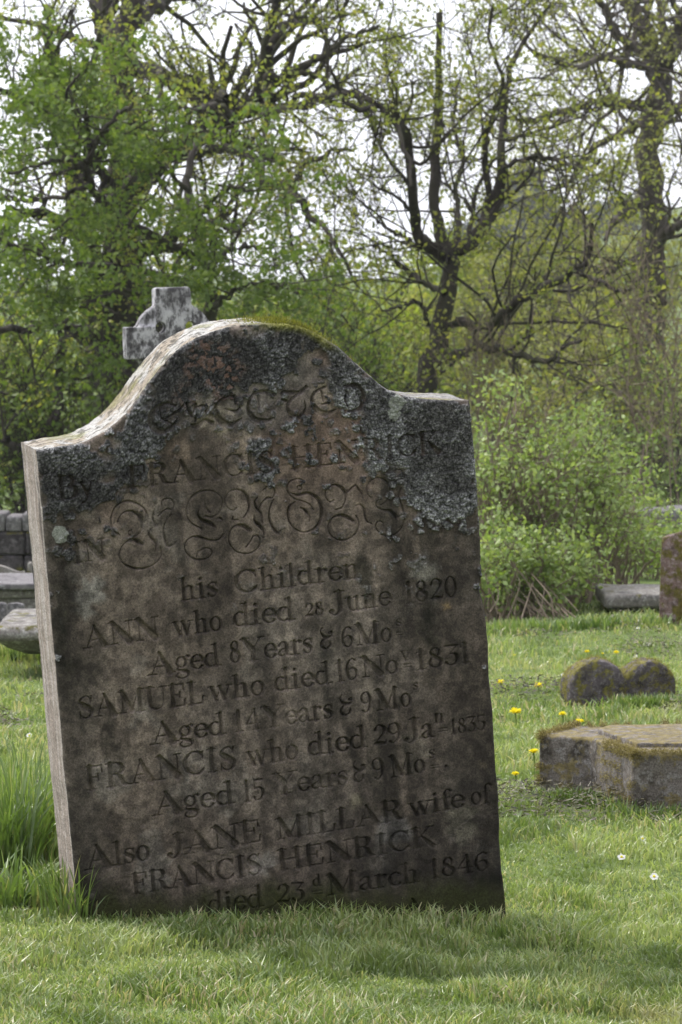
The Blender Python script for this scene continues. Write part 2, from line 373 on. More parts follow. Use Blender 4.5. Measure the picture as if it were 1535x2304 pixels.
# --- Roman alphabet of thick and thin strokes (cap height 1)
K, k_ = .19, .065
def sf(x, y, w=.16): return [(x - w, y, k_), (x + w, y, k_)]
def bowl(cx, cy, rx, ry, a0, a1, n=9, wk=K, wt=k_):
    o = []
    for q in range(n):
        a = R(a0 + (a1 - a0) * q / (n - 1)); c = math.cos(a)
        o.append((cx + rx * c, cy + ry * math.sin(a), wt + (wk - wt) * abs(c) ** 1.3))
    return o
G = {
 'A': (.95, [[(.12, 0, k_), (.46, 1, k_)], [(.42, 1.0, .12), (.78, 0, .26)], [(.22, .34, k_), (.64, .34, k_)], sf(.12, 0), sf(.78, 0)]),
 'B': (.78, [[(.18, 0, K), (.18, 1, K)], [(.18, 1, k_), (.4, 1, k_)], bowl(.4, .76, .2, .24, 90, -90), [(.18, .52, k_), (.42, .52, k_)], bowl(.42, .26, .25, .26, 90, -90), [(.05, 0, k_), (.42, 0, k_)], sf(.14, 1, .1)]),
 'C': (.86, [bowl(.47, .5, .37, .5, 45, 315, 15), [(.76, .98, k_), (.76, .7, .1)], [(.78, .24, k_), (.74, .14, k_)]]),
 'E': (.78, [[(.2, 0, K), (.2, 1, K)], [(.05, 1, k_), (.66, 1, k_)], [(.64, 1, k_), (.66, .72, .1)], [(.2, .52, k_), (.5, .52, k_)], [(.5, .66, .08), (.5, .38, .08)], [(.05, 0, k_), (.66, 0, k_)], [(.66, 0, k_), (.7, .28, .1)]]),
 'F': (.74, [[(.2, 0, K), (.2, 1, K)], [(.05, 1, k_), (.64, 1, k_)], [(.63, 1, k_), (.66, .7, .1)], [(.2, .52, k_), (.5, .52, k_)], [(.5, .66, .08), (.5, .38, .08)], sf(.2, 0)]),
 'H': (.98, [[(.2, 0, K), (.2, 1, K)], [(.76, 0, K), (.76, 1, K)], [(.2, .5, k_), (.76, .5, k_)], sf(.2, 0), sf(.2, 1), sf(.76, 0), sf(.76, 1)]),
 'I': (.46, [[(.22, 0, K), (.22, 1, K)], sf(.22, 0), sf(.22, 1)]),
 'J': (.62, [[(.42, 1, K), (.42, .25, K), (.34, .0, .12), (.18, -.08, k_), (.06, .04, .1)], [(.07, .1, .2), (.1, .1, .2)], sf(.42, 1, .18)]),
 'K': (.9, [[(.2, 0, K), (.2, 1, K)], [(.74, 1, k_), (.26, .44, k_)], [(.4, .58, .1), (.8, 0, .24)], sf(.2, 0), sf(.2, 1), sf(.74, 1, .13), sf(.8, 0, .13)]),
 'L': (.74, [[(.2, 0, K), (.2, 1, K)], sf(.2, 1), [(.05, 0, k_), (.62, 0, k_)], [(.62, 0, k_), (.66, .3, .11)]]),
 'M': (1.12, [[(.2, 0, k_), (.2, 1, k_)], [(.18, 1, .2), (.55, .08, .22)], [(.55, .06, k_), (.88, 1, k_)], [(.9, 0, K), (.9, 1, K)], sf(.2, 0, .12), sf(.9, 0), [(.04, 1, k_), (.2, 1, k_)], [(.88, 1, k_), (1.04, 1, k_)]]),
 'N': (1.0, [[(.2, 0, k_), (.2, 1, k_)], [(.18, 1, .2), (.8, .05, .3)], [(.82, 0, k_), (.82, 1, k_)], sf(.2, 0, .13), sf(.82, 1, .13), [(.04, 1, k_), (.24, 1, .1)]]),
 'R': (.88, [[(.2, 0, K), (.2, 1, K)], [(.05, 1, k_), (.42, 1, k_)], bowl(.42, .76, .22, .24, 90, -90), [(.2, .52, k_), (.42, .52, k_)], [(.42, .52, k_), (.56, .36, .18), (.66, .08, .18), (.82, .02, k_)], sf(.2, 0)]),
 'S': (.68, [[(.58, .98, .08), (.56, .74, k_)], [(.56, .8, k_), (.44, .98, k_), (.24, .95, .1), (.12, .76, .16), (.26, .58, .24), (.46, .42, .24), (.58, .24, .18), (.46, .04, .09), (.26, .0, k_), (.1, .16, k_)], [(.1, .0, .07), (.1, .28, k_)]]),
 'U': (.92, [[(.2, 1, K), (.2, .3, K), (.3, .04, .12), (.48, 0, k_), (.68, .1, k_), (.74, .35, k_), (.74, 1, k_)], sf(.2, 1), sf(.74, 1, .13)]),
 'Y': (.86, [[(.1, 1, .18), (.42, .48, .26)], [(.44, .5, k_), (.76, 1, k_)], [(.43, 0, K), (.43, .5, K)], sf(.12, 1), sf(.76, 1, .12), sf(.43, 0)]),
 'a': (.54, [[(.1, .5, .14), (.2, .63, k_), (.34, .6, .12), (.38, .42, .15), (.38, .12, .15), (.46, .0, k_), (.54, .04, k_)], [(.38, .36, k_), (.2, .3, k_), (.08, .14, .14), (.2, .0, k_), (.38, .12, k_)]]),
 'c': (.48, [bowl(.28, .31, .2, .32, 60, 310, 11, .15), [(.4, .5, .13), (.38, .54, .13)]]),
 'd': (.62, [bowl(.25, .31, .18, .31, 60, 300, 11, .15), [(.45, 0, .15), (.45, 1, .15)], [(.3, 1, k_), (.47, 1, k_)], [(.45, .02, k_), (.6, .02, k_)], [(.33, .6, k_), (.45, .5, k_)], [(.33, .02, k_), (.45, .12, k_)]]),
 'e': (.5, [bowl(.27, .31, .2, .32, 0, 320, 13, .15), [(.08, .34, k_), (.46, .34, k_)]]),
 'f': (.36, [[(.4, .92, .13), (.32, 1.0, k_), (.2, .92, .1), (.18, .7, .15), (.18, 0, .15)], [(.06, .62, k_), (.36, .62, k_)], sf(.18, 0, .12)]),
 'g': (.54, [bowl(.24, .4, .16, .23, 0, 360, 13, .13), [(.34, .6, k_), (.44, .68, k_), (.5, .64, .12)], [(.14, .18, k_), (.08, .06, .1), (.3, -.02, .14), (.46, -.14, .12), (.38, -.32, k_), (.16, -.34, k_), (.04, -.2, k_), (.14, -.06, k_)]]),
 'h': (.62, [[(.16, 0, .15), (.16, 1, .15)], [(.02, 1, k_), (.17, 1, k_)], [(.18, .46, k_), (.3, .62, k_), (.42, .58, .12), (.45, .42, .15), (.45, 0, .15)], sf(.16, 0, .12), sf(.46, 0, .12)]),
 'i': (.34, [[(.16, 0, .15), (.16, .62, .15)], [(.03, .62, k_), (.17, .62, k_)], sf(.16, 0, .12), [(.15, .88, .15), (.16, .88, .15)]]),
 'l': (.34, [[(.16, 0, .15), (.16, 1, .15)], [(.02, 1, k_), (.17, 1, k_)], sf(.16, 0, .12)]),
 'n': (.62, [[(.16, 0, .15), (.16, .62, .15)], [(.02, .62, k_), (.17, .62, k_)], [(.18, .46, k_), (.3, .62, k_), (.42, .58, .12), (.45, .42, .15), (.45, 0, .15)], sf(.16, 0, .12), sf(.46, 0, .12)]),
 'o': (.52, [bowl(.26, .31, .19, .32, 0, 360, 15, .15)]),
 'r': (.46, [[(.16, 0, .15), (.16, .62, .15)], [(.02, .62, k_), (.17, .62, k_)], [(.18, .42, k_), (.28, .6, k_), (.38, .6, .1)], [(.38, .56, .14), (.39, .55, .14)], sf(.16, 0, .13)]),
 's': (.42, [[(.36, .46, k_), (.3, .62, k_), (.14, .6, .08), (.08, .46, .12), (.2, .34, .17), (.34, .2, .14), (.28, .02, k_), (.14, .0, k_), (.05, .16, k_)], [(.36, .62, k_), (.36, .44, k_)], [(.05, .0, k_), (.05, .18, k_)]]),
 'u': (.62, [[(.16, .62, .15), (.16, .2, .15), (.22, .02, .1), (.32, .0, k_), (.45, .16, k_)], [(.45, .62, .15), (.45, 0, .15)], [(.02, .62, k_), (.16, .62, k_)], [(.32, .62, k_), (.45, .62, k_)], [(.45, 0, k_), (.58, .0, k_)]]),
 'v': (.56, [[(.1, .62, .12), (.28, .02, .16)], [(.29, .02, k_), (.46, .62, k_)], sf(.1, .62, .1), sf(.46, .62, .09)]),
 'w': (.82, [[(.1, .62, .12), (.28, .02, .17)], [(.29, .02, k_), (.42, .62, k_)], [(.4, .62, .12), (.56, .02, .17)], [(.57, .02, k_), (.72, .62, k_)], sf(.1, .62, .09), sf(.72, .62, .09), sf(.4, .62, .07)]),
 'y': (.56, [[(.1, .62, .12), (.28, .04, .16)], [(.46, .62, k_), (.28, .02, k_), (.18, -.26, k_), (.06, -.3, .1)], sf(.1, .62, .1), sf(.46, .62, .09)]),
 '0': (.6, [bowl(.3, .5, .2, .5, 0, 360, 17, .14)]),
 '1': (.44, [[(.22, 0, .17), (.22, 1, .17)], [(.06, .86, k_), (.22, 1, k_)], sf(.22, 0, .14)]),
 '2': (.6, [[(.12, .76, .15), (.2, .96, k_), (.38, .96, .1), (.5, .76, .17), (.4, .48, .1), (.08, .06, k_)], [(.08, .06, .12), (.3, .08, .15), (.5, .04, .1), (.54, .2, k_)]]),
 '3': (.58, [[(.08, 1, .1), (.5, .96, .1)], [(.5, .96, k_), (.24, .58, k_)], [(.24, .58, k_), (.42, .54, .12), (.5, .3, .18), (.4, .04, .1), (.2, .0, k_), (.08, .14, .14)]]),
 '4': (.64, [[(.42, 1, k_), (.06, .3, k_)], [(.06, .3, k_), (.58, .3, k_)], [(.44, .0, .17), (.44, .62, .17)], [(.4, .98, .14), (.44, .62, .1)], sf(.44, 0, .13)]),
 '5': (.58, [[(.14, 1, .1), (.5, .98, .1)], [(.14, 1, k_), (.12, .56, k_)], [(.12, .56, k_), (.3, .62, k_), (.48, .48, .15), (.5, .26, .17), (.36, .02, .09), (.16, .02, k_), (.08, .14, .13)]]),
 '6': (.6, [[(.5, .9, .1), (.36, 1, k_), (.16, .8, .12), (.1, .4, .17), (.18, .08, .12), (.32, 0, k_), (.5, .14, .12), (.5, .42, .13), (.34, .56, k_), (.14, .44, k_)]]),
 '8': (.6, [bowl(.3, .76, .15, .23, 0, 360, 13, .13), bowl(.3, .26, .2, .27, 0, 360, 15, .15), [(.2, .64, .16), (.42, .4, .18)]]),
 '9': (.6, [[(.1, .1, .1), (.24, 0, k_), (.44, .2, .12), (.5, .6, .17), (.42, .92, .12), (.28, 1, k_), (.1, .86, .12), (.1, .58, .13), (.26, .44, k_), (.46, .56, k_)]]),
 '&': (.78, [[(.1, .84, k_), (.18, 1, k_), (.1, .78, .08), (.3, .52, .16), (.56, .56, .09), (.6, .72, .1)], [(.56, .74, .14), (.5, .72, .14)], [(.34, .5, k_), (.14, .36, .12), (.1, .14, .15), (.28, -.02, .1), (.48, .1, .1), (.5, .3, k_)]]),
 '.': (.3, [[(.12, .04, .15), (.13, .04, .15)]]), '-': (.6, [[(.0, .3, .12), (.6, .3, .12)], [(.0, -.25, .09), (.6, -.25, .09)]]),
}
G['O'] = (.94, [bowl(.47, .5, .38, .5, 0, 360, 19)])
def word(txt, x0, y0, x1, y1, hp, dep=1.0, bold=1.0):
    a, b = uv([x0, x1], [y0, y1]); p0 = np.array([a[0], b[0]]); p1 = np.array([a[1], b[1]])
    hgt = hp * PXM * 1.03
    tot = sum(G[c][0] for c in txt); d = p1 - p0; L = np.hypot(*d); d = d / L; n = np.array([-d[1], d[0]])
    sx = L / tot; x = 0
    for c in txt:
        adv, st = G[c]
        for s in st:
            P = np.array([(q[0], q[1], q[2]) for q in s], float)
            if len(P) > 2: P = smooth_line(P, 5 * len(P))
            X = p0[None] + d[None] * ((x + P[:, 0]) * sx)[:, None] + n[None] * (P[:, 1] * hgt)[:, None]
            wd = np.maximum(P[:, 2] * (hgt * .5 + sx * .5) * 1.12 * bold, .0024)
            carve(X, wd, 1.0 * dep, .0072 * dep)
        x += adv
WORDS = [("By", 129, 1124, 215, 1112, 50), ("FRANCIS", 287, 1098, 620, 1061, 48), ("HENRICK", 652, 1056, 992, 1016, 48), ("IN", 165, 1268, 242, 1256, 45),
 ("his", 405, 1352, 493, 1340, 49), ("Children", 528, 1336, 812, 1299, 49),
 ("ANN", 190, 1459, 362, 1435, 48), ("who", 390, 1432, 502, 1417, 49), ("died", 525, 1411, 665, 1394, 50), ("28", 686, 1388, 731, 1382, 29), ("June", 742, 1382, 882, 1360, 48), ("1820", 910, 1359, 1033, 1341, 47),
 ("Aged", 335, 1520, 499, 1497, 49), ("8", 517, 1492, 545, 1488, 48), ("Years", 546, 1489, 706, 1467, 50), ("&", 720, 1461, 758, 1456, 49), ("6", 769, 1458, 797, 1454, 46), ("Mo", 800, 1453, 884, 1442, 48), ("s", 890, 1409, 906, 1407, 24), ("-", 892, 1427, 906, 1425, 10),
 ("SAMUEL", 176, 1618, 463, 1581, 49), ("who", 470, 1578, 598, 1562, 50), ("died", 618, 1556, 748, 1537, 49), ("16", 757, 1535, 808, 1527, 48), ("No", 812, 1525, 898, 1513, 46), ("v", 901, 1487, 926, 1484, 34), ("-", 908, 1499, 926, 1497, 12), ("1831", 936, 1508, 1063, 1489, 45),
 ("Aged", 341, 1676, 510, 1651, 48), ("14", 527, 1648, 590, 1639, 47), ("Years", 593, 1639, 752, 1614, 48), ("&", 764, 1611, 804, 1605, 48), ("9", 813, 1605, 840, 1601, 47), ("Mo", 845, 1600, 928, 1588, 47), ("s", 930, 1553, 943, 1551, 24),
 ("FRANCIS", 193, 1779, 535, 1729, 52), ("who", 556, 1724, 674, 1706, 50), ("died", 693, 1702, 828, 1681, 50), ("29", 840, 1678, 906, 1669, 46), ("Ja", 912, 1670, 979, 1658, 50), ("n", 976, 1627, 1001, 1624, 32), ("-", 986, 1644, 1006, 1641, 12), ("1835", 1014, 1653, 1094, 1641, 34),
 ("Aged", 347, 1836, 530, 1807, 50), ("15", 548, 1806, 598, 1797, 47), ("Years", 618, 1790, 785, 1764, 49), ("&", 794, 1761, 832, 1755, 49), ("9", 840, 1756, 869, 1750, 48), ("Mo", 877, 1750, 959, 1737, 48), ("s", 966, 1707, 981, 1704, 30), ("-", 970, 1727, 987, 1724, 12), (".", 998, 1727, 1012, 1725, 40),
 ("Also", 194, 1958, 341, 1934, 52), ("JANE", 378, 1930, 593, 1892, 50), ("MILLAR", 622, 1891, 910, 1843, 47), ("wife", 922, 1838, 1047, 1815, 47), ("of", 1060, 1812, 1104, 1806, 45),
 ("FRANCIS", 298, 2014, 592, 1966, 47), ("HENRICK", 626, 1960, 980, 1902, 46),
 ("died", 468, 2058, 595, 2040, 49), ("23", 622, 2034, 688, 2026, 43), ("d", 704, 1996, 725, 1992, 27), ("-", 706, 2010, 725, 2007, 12), ("March", 734, 2016, 945, 1984, 47), ("1846", 966, 1978, 1103, 1957, 43), ("A", 905, 2070, 962, 2062, 46)]
for wd in WORDS: word(*wd)

# --- relief and colour of the face
def pmask(poly, soft=.012, wob=.03, fr=26, s=0):
    a, b = uv([p[0] for p in poly], [p[1] for p in poly])
    x = UU + wob * (fbm(UU * fr, VV * fr, s=50 + s) - .5); y = VV + wob * (fbm(UU * fr + 9, VV * fr, s=60 + s) - .5)
    ins = np.zeros(x.shape, bool); dist = np.full(x.shape, 9.)
    for q in range(len(a)):
        x0, y0, x1, y1 = a[q - 1], b[q - 1], a[q], b[q]
        c = ((y0 > y) != (y1 > y)) & (x < (x1 - x0) * (y - y0) / (y1 - y0 + 1e-12) + x0); ins ^= c
        dx, dy = x1 - x0, y1 - y0; tt = np.clip(((x - x0) * dx + (y - y0) * dy) / (dx * dx + dy * dy + 1e-12), 0, 1)
        dist = np.minimum(dist, np.hypot(x - x0 - tt * dx, y - y0 - tt * dy))
    sd_ = np.where(ins, dist, -dist)
    return sd_
def blob(px, py, rp, wob=.25, s=0):
    a, b = uv(px, py); dx, dy = UU - a, VV - b; d = np.hypot(dx, dy)
    ang = np.arctan2(dy, dx); r = rp * PXM * (1 + wob * (vn(np.cos(ang) * 2 + 5, np.sin(ang) * 2 + 5, s=s) - .5) * 2)
    return r - d
big = pmask([(330,865),(380,800),(440,760),(520,720),(600,715),(700,725),(760,760),(830,820),(900,870),(1080,890),(1100,1140),(1060,1165),(985,1172),(945,1140),(905,1085),(835,1055),(800,970),(770,905),(735,850),(690,800),(655,850),(610,905),(560,870),(520,880),(480,920),(440,925),(380,905)], s=1)
lft = pmask([(70,1015),(240,1000),(320,910),(380,900),(395,960),(340,1035),(290,1085),(262,1092),(248,1140),(228,1195),(160,1175),(80,1185)], s=2)
mid = pmask([(565,985),(610,1000),(618,1060),(600,1075),(585,1040),(560,1030)], s=3)
lic_sd = np.maximum(np.maximum(big, lft), mid)
pn = fbm(UU * 16, VV * 16, s=70, o=5)
holes = sst(.56, .66, fbm(UU * 22, VV * 22, s=77, o=4))
lic = sst(-.003, .005, lic_sd + (pn - .5) * .085 + .02 * (fbm(UU * 70, VV * 70, s=71, o=3) - .5))
lic = lic * (1 - .85 * holes * (1 - sst(.01, .04, lic_sd)))
dr, cr = worley(UU * 52 + .6 * fbm(UU * 90, VV * 90, s=72), VV * 52 + .6 * fbm(UU * 90 + 4, VV * 90, s=72), 74)
lic = np.maximum(lic, sst(.42, .30, dr + .25 * (fbm(UU * 120, VV * 120, s=73, o=3) - .5)) * (cr > .50) * sst(-.055, -.01, lic_sd + (pn - .5) * .05))
lic = lic * (1 - .55 * sst(.0015, .004, D))
# scattered specks and small rosettes
sp = sst(.66, .69, fbm(UU * 60, VV * 60, s=88, o=3)) * sst(.45, .62, fbm(UU * 6, VV * 6, s=89)) * sst(-.45, -.1, VV)
for (px, py, rp) in [(150,1160,9),(163,1215,11),(155,1245,13),(130,1240,10),(1043,1192,9),(1090,1255,10),(1087,1283,13),(1072,1318,9),(540,905,10),(445,930,9),(650,960,16),(690,945,14),(130,1480,8),(100,1540,8),(1090,1500,6),(240,975,8),(380,985,6)]:
    sp = np.maximum(sp, sst(-.001, .001, blob(px, py, rp, .4, s=int(px)) + .006 * (pn - .5)))
lic = np.maximum(lic, sp)
d1, c1 = worley(UU * 125 + 2.2 * fbm(UU * 60, VV * 60, s=4), VV * 125 + 2.2 * fbm(UU * 60 + 5, VV * 60, s=5), 3)
d2, c2 = worley(UU * 240, VV * 240, 6)
ros = np.clip(1 - d1 * 1.15, 0, 1)
crk = fbm(UU * 170, VV * 170, s=11, o=3)
# height (towards the viewer)
lv0 = sst(.38, .66, fbm(UU * 15, VV * 15, s=125, o=5))
Hf = .004 * (fbm(UU * 5, VV * 5, s=12) - .5) + .0016 * (fbm(UU * 40, VV * 40, s=13, o=5) - .5)
flake = sst(.50, .53, fbm(UU * 7 + 3, VV * 9, s=91, o=5)) * sst(-.55, -.85, VV)
Hf = Hf - .0015 * flake
letters = D * (1 - .18 * sst(.3, 1, lic) * sst(.0, .05, lic_sd)) * (.85 + .35 * vn(UU * 12, VV * 12, s=17))
letters *= 1 - .45 * sst(.55, .7, fbm(UU * 9, VV * 9, s=18))
Hf = Hf - letters + lic * (.0010 + .0042 * ros * (.4 + lv0) + .0036 * (crk - .3) + .0026 * (1 - d2))
for (px, py, rp, s) in [(135, 1202, 19, 5), (893, 905, 19, 6), (884, 930, 15, 8)]:
    bl = sst(-.0006, .0006, blob(px, py, rp, .2, s)); Hf += bl * .001
# colours (linear; the face's base is darkened for weathering and for its shade)
def C(r, g_, b): return np.array([r, g_, b])
n_a = fbm(UU * 6, VV * 4, s=101, o=5)[..., None]; n_b = fbm(UU * 30, VV * 22, s=102, o=5)[..., None]
n_s = fbm(UU * 17 + 2.5 * fbm(UU * 6, VV * 6, s=5), VV * 4.2, s=103, o=5)[..., None]      # run-off streaks
base = C(.185, .130, .090) * (1 - sst(.4, .6, n_a)) + C(.215, .160, .118) * sst(.4, .6, n_a)
base = base * (1 - .28 * sst(.52, .68, n_b)) + C(.30, .22, .16) * .28 * sst(.52, .68, n_b)
rust = (sst(.52, .72, fbm(UU * 8, VV * 5, s=104, o=4)) * sst(-.30, -.02, VV))[..., None]
base = base * (1 - .38 * rust) + C(.20, .085, .045) * .38 * rust
alg = (sst(.50, .62, n_s) * (.35 + .65 * sst(.40, .62, fbm(UU * 5, VV * 5, s=105)[..., None])))
base = base * (1 - .62 * alg) + C(.045, .038, .025) * .62 * alg
band = sst(-.012, .02, pmask([(310,880),(420,820),(600,780),(760,820),(780,890),(660,960),(600,965),(560,1010),(500,960),(470,945),(400,985),(330,950)], s=9) + .05 * (fbm(UU * 24, VV * 24, s=119, o=5) - .5))[..., None] * .55
base = base * (1 - band) + C(.085, .082, .080) * (.5 + n_b) * band
# broad dark weathering, heavier down the right and left margins and at the foot
mar = sst(.62, .84, UU) * .55 + sst(.10, .02, UU) * .75 + .35 * sst(-.62, -.95, VV)
mar = mar * sst(.35, .6, fbm(UU * 9, VV * 7, s=106, o=5) + .12)
base = base * (1 - .75 * mar[..., None]) + C(.026, .022, .015) * .75 * mar[..., None]
mott = sst(.55, .7, fbm(UU * 14, VV * 14, s=108, o=5)) * sst(-.2, -.5, VV)
base = base * (1 - .25 * mott[..., None]) + C(.05, .042, .034) * .25 * mott[..., None]
pale = sst(.60, .70, fbm(UU * 13, VV * 13, s=107, o=5)) * (.6 * sst(.7, .2, UU) + .5 * sst(-.7, -.9, VV))
base = base * (1 - .35 * pale[..., None]) + C(.30, .28, .24) * .35 * pale[..., None]
for (px, py, rp, cc, op) in [(205,1330,34,(.3,.29,.26),.5),(190,1370,22,(.3,.29,.26),.5),(960,1290,30,(.3,.28,.23),.55),(975,1330,22,(.28,.25,.2),.4),(1035,1850,40,(.3,.26,.16),.6),(800,1800,16,(.3,.25,.13),.6),(660,1850,20,(.3,.26,.2),.5),
                            (480,930,36,(.42,.33,.22),.6),(560,1000,26,(.36,.25,.15),.5),(730,900,30,(.34,.25,.16),.5),(1008,1365,8,(.42,.24,.02),.9),(400,1010,30,(.25,.15,.08),.4),(930,1700,36,(.25,.21,.14),.4),(590,1950,26,(.26,.24,.21),.5),(1090,1720,6,(.35,.24,.14),.8),(890,1870,40,(.24,.23,.22),.5)]:
    bl = sst(-.012, .006, blob(px, py, rp, .5, int(px)) + .03 * (pn - .5))[..., None] * op
    base = base * (1 - bl) + np.array(cc) * bl
for (px, py, rx_, ry_) in [(138, 1360, 22, 130), (965, 1385, 24, 50), (815, 1270, 18, 60), (1100, 1990, 60, 60)]:
    a, b = uv(px, py); q = np.hypot((UU - a) / (rx_ * PXM), (VV - b) / (ry_ * PXM)) + 2.6 * (pn - .5) + 1.5 * (n_b[..., 0] - .5)
    bl = sst(1.5, .3, q)[..., None] * .75; base = base * (1 - bl) + C(.022, .022, .010) * bl
groove_shade = sst(.001, .006, letters)[..., None] * .25  # shade of the cut letters put into the colour, with a little dirt
base = base * (1 - groove_shade) + C(.05, .045, .022) * groove_shade
lv = sst(.38, .66, fbm(UU * 15, VV * 15, s=125, o=5))[..., None]
lc = (C(.055, .054, .054) * (1 - lv) + C(.135, .137, .140) * lv) * (.62 + .55 * ros[..., None])
lc = lc * (.6 + .8 * sst(.55, .15, d2)[..., None]) * (.7 + .6 * c1[..., None]) * (.65 + .7 * sst(.3, .7, crk)[..., None])
rightp = sst(.5, .62, UU)[..., None]
lc = lc * (1.1 + .6 * rightp)
fr_ = sst(.012, .0, lic_sd)[..., None]; lc = lc * (1 + .45 * fr_)
pk = (sst(.5, .75, c1) * sst(.45, .62, fbm(UU * 9, VV * 9, s=120)) * np.exp(-((UU - .40) / .12) ** 2) * sst(-.02, .06, VV))[..., None]
lc = lc * (1 - .8 * pk) + C(.22, .13, .10) * .8 * pk
stk = fbm(UU * 34 + 1.6 * fbm(UU * 5, VV * 5, s=5), VV * 1.7, s=128, o=4)[..., None]; stw = fbm(UU * 9, VV * .9, s=129, o=3)[..., None]
base = base * (1.14 - .36 * sst(.44, .70, stk) * sst(.1, -.15, VV)[..., None] - .30 * sst(.48, .64, stw))
mg = (sst(.70, .85, UU) + .8 * sst(.07, .0, UU) + .5 * sst(-.75, -1.0, VV))[..., None] * sst(-.10, -.25, VV)[..., None]
base = base * (1 - .42 * np.clip(mg * (.55 + .9 * n_a), 0, 1))
fine = fbm(UU * 75, VV * 75, s=126, o=4)[..., None]; spk = fbm(UU * 34, VV * 34, s=127, o=5)[..., None]
base = base * (.70 + .6 * sst(.3, .7, fine)) * (.86 + .28 * sst(.35, .65, spk))
base = base * .95 * (1 - .06 * sst(-.3, -.9, VV)[..., None]); g_ = base.mean(-1, keepdims=True) * C(1.03, .99, .95); base = base * .56 + g_ * .44
lc = lc * C(.92, .91, .90)
L3 = lic[..., None]; cols = base * (1 - L3) + lc * L3
for (px, py, rp, s) in [(135, 1202, 19, 5), (893, 905, 19, 6), (884, 930, 15, 8)]:
    bl = sst(-.0008, .0008, blob(px, py, rp, .2, s))[..., None]; cols = cols * (1 - bl) + C(.27, .28, .25) * (.85 + .3 * crk[..., None]) * bl
# moss along the crest and at the foot
mcrest = (sst(.020, .003, topv[None] - VV + .02 * (pn - .5)) * np.exp(-((UU - .515) / .07) ** 4))
gline = -.94 - .06 * (1 - S)
mfoot = sst(.05, -.01, VV - (-.985 + .09 * (1 - S)) - .09 * (fbm(UU * 16, VV * 4, s=130) - .35))
for mk, cc in ((mcrest, C(.17, .17, .035)), (mfoot * .9, C(.035, .04, .010))):
    mk = mk[..., None]; cols = cols * (1 - mk) + cc * (.6 + .8 * crk[..., None]) * mk
Hf += .003 * mcrest * (.5 + crk)
# rounded, chipped arris
e = np.minimum(np.minimum(UU - wl, W + wr - UU), (topv[None] - VV) * .95)
rr = .006 + .005 * vn(UU * 20, VV * 20, s=140)
Hf = Hf - np.where(e < rr, rr - np.sqrt(np.maximum(rr ** 2 - (rr - np.clip(e, 0, 1)) ** 2, 0)), 0)

Pf = O + UU[..., None] * U_ + VV[..., None] * V_ + Hf[..., None] * nn
# back plane outline and the strips that join it
def strip(front, back, cs, n, amp, s):
    tt = np.linspace(0, 1, n)[:, None, None]
    P = front[None] * (1 - tt) + back[None] * tt
    nz_ = fbm(P @ U_ * 25 + P @ nn * 9, P @ V_ * 25, s=s, o=5) - .5; env = np.sin(np.linspace(0, 1, n) * math.pi)[:, None] ** .35
    return P + (nz_ * env * amp)[..., None] * cs
def quads(a, b, off=0, flip=False):
    i = np.arange(a - 1)[:, None] * b + np.arange(b - 1)[None] + off
    q = np.stack([i, i + 1, i + b + 1, i + b], -1).reshape(-1, 4)
    return q[:, ::-1] if flip else q
nT = 44
tb = Pf[-1] - nn * (T - .0) ; tb_in = O + UU[-1][:, None] * U_ + VV[-1][:, None] * V_ - nn * T
tan = np.gradient(np.stack([UU[-1], VV[-1]], 1), axis=0); tan /= np.linalg.norm(tan, axis=1)[:, None]
topn = -tan[:, 1][:, None] * U_ + tan[:, 0][:, None] * V_
Ptop = strip(Pf[-1], tb_in, topn[None], nT, .010, 150)
lb = O + UU[:, 0][:, None] * U_ + VV[:, 0][:, None] * V_ - nn * T
Plf = strip(Pf[:, 0], lb, -U_, nT, .007, 151)
rb = O + UU[:, -1][:, None] * U_ + VV[:, -1][:, None] * V_ - nn * T
Prt = strip(Pf[:, -1], rb, U_, nT, .007, 152)
nb = 60
Tb, Sb = np.meshgrid(np.linspace(0, 1, nb), np.linspace(0, 1, nb), indexing='ij')
tvb = np.interp(Sb[0] * W, us * W, topv); Pb = O + (Sb * W)[..., None] * U_ + (VB + (tvb[None] - VB) * Tb)[..., None] * V_ - nn * (T - .001)
parts = [Pf.reshape(-1, 3), Ptop.reshape(-1, 3), Plf.reshape(-1, 3), Prt.reshape(-1, 3), Pb.reshape(-1, 3)]
offs = np.cumsum([0] + [len(p) for p in parts])
fcs = [quads(NV, NU, 0), quads(nT, NU, offs[1]), quads(nT, NV, offs[2]), quads(nT, NV, offs[3], True), quads(nb, nb, offs[4], True)]
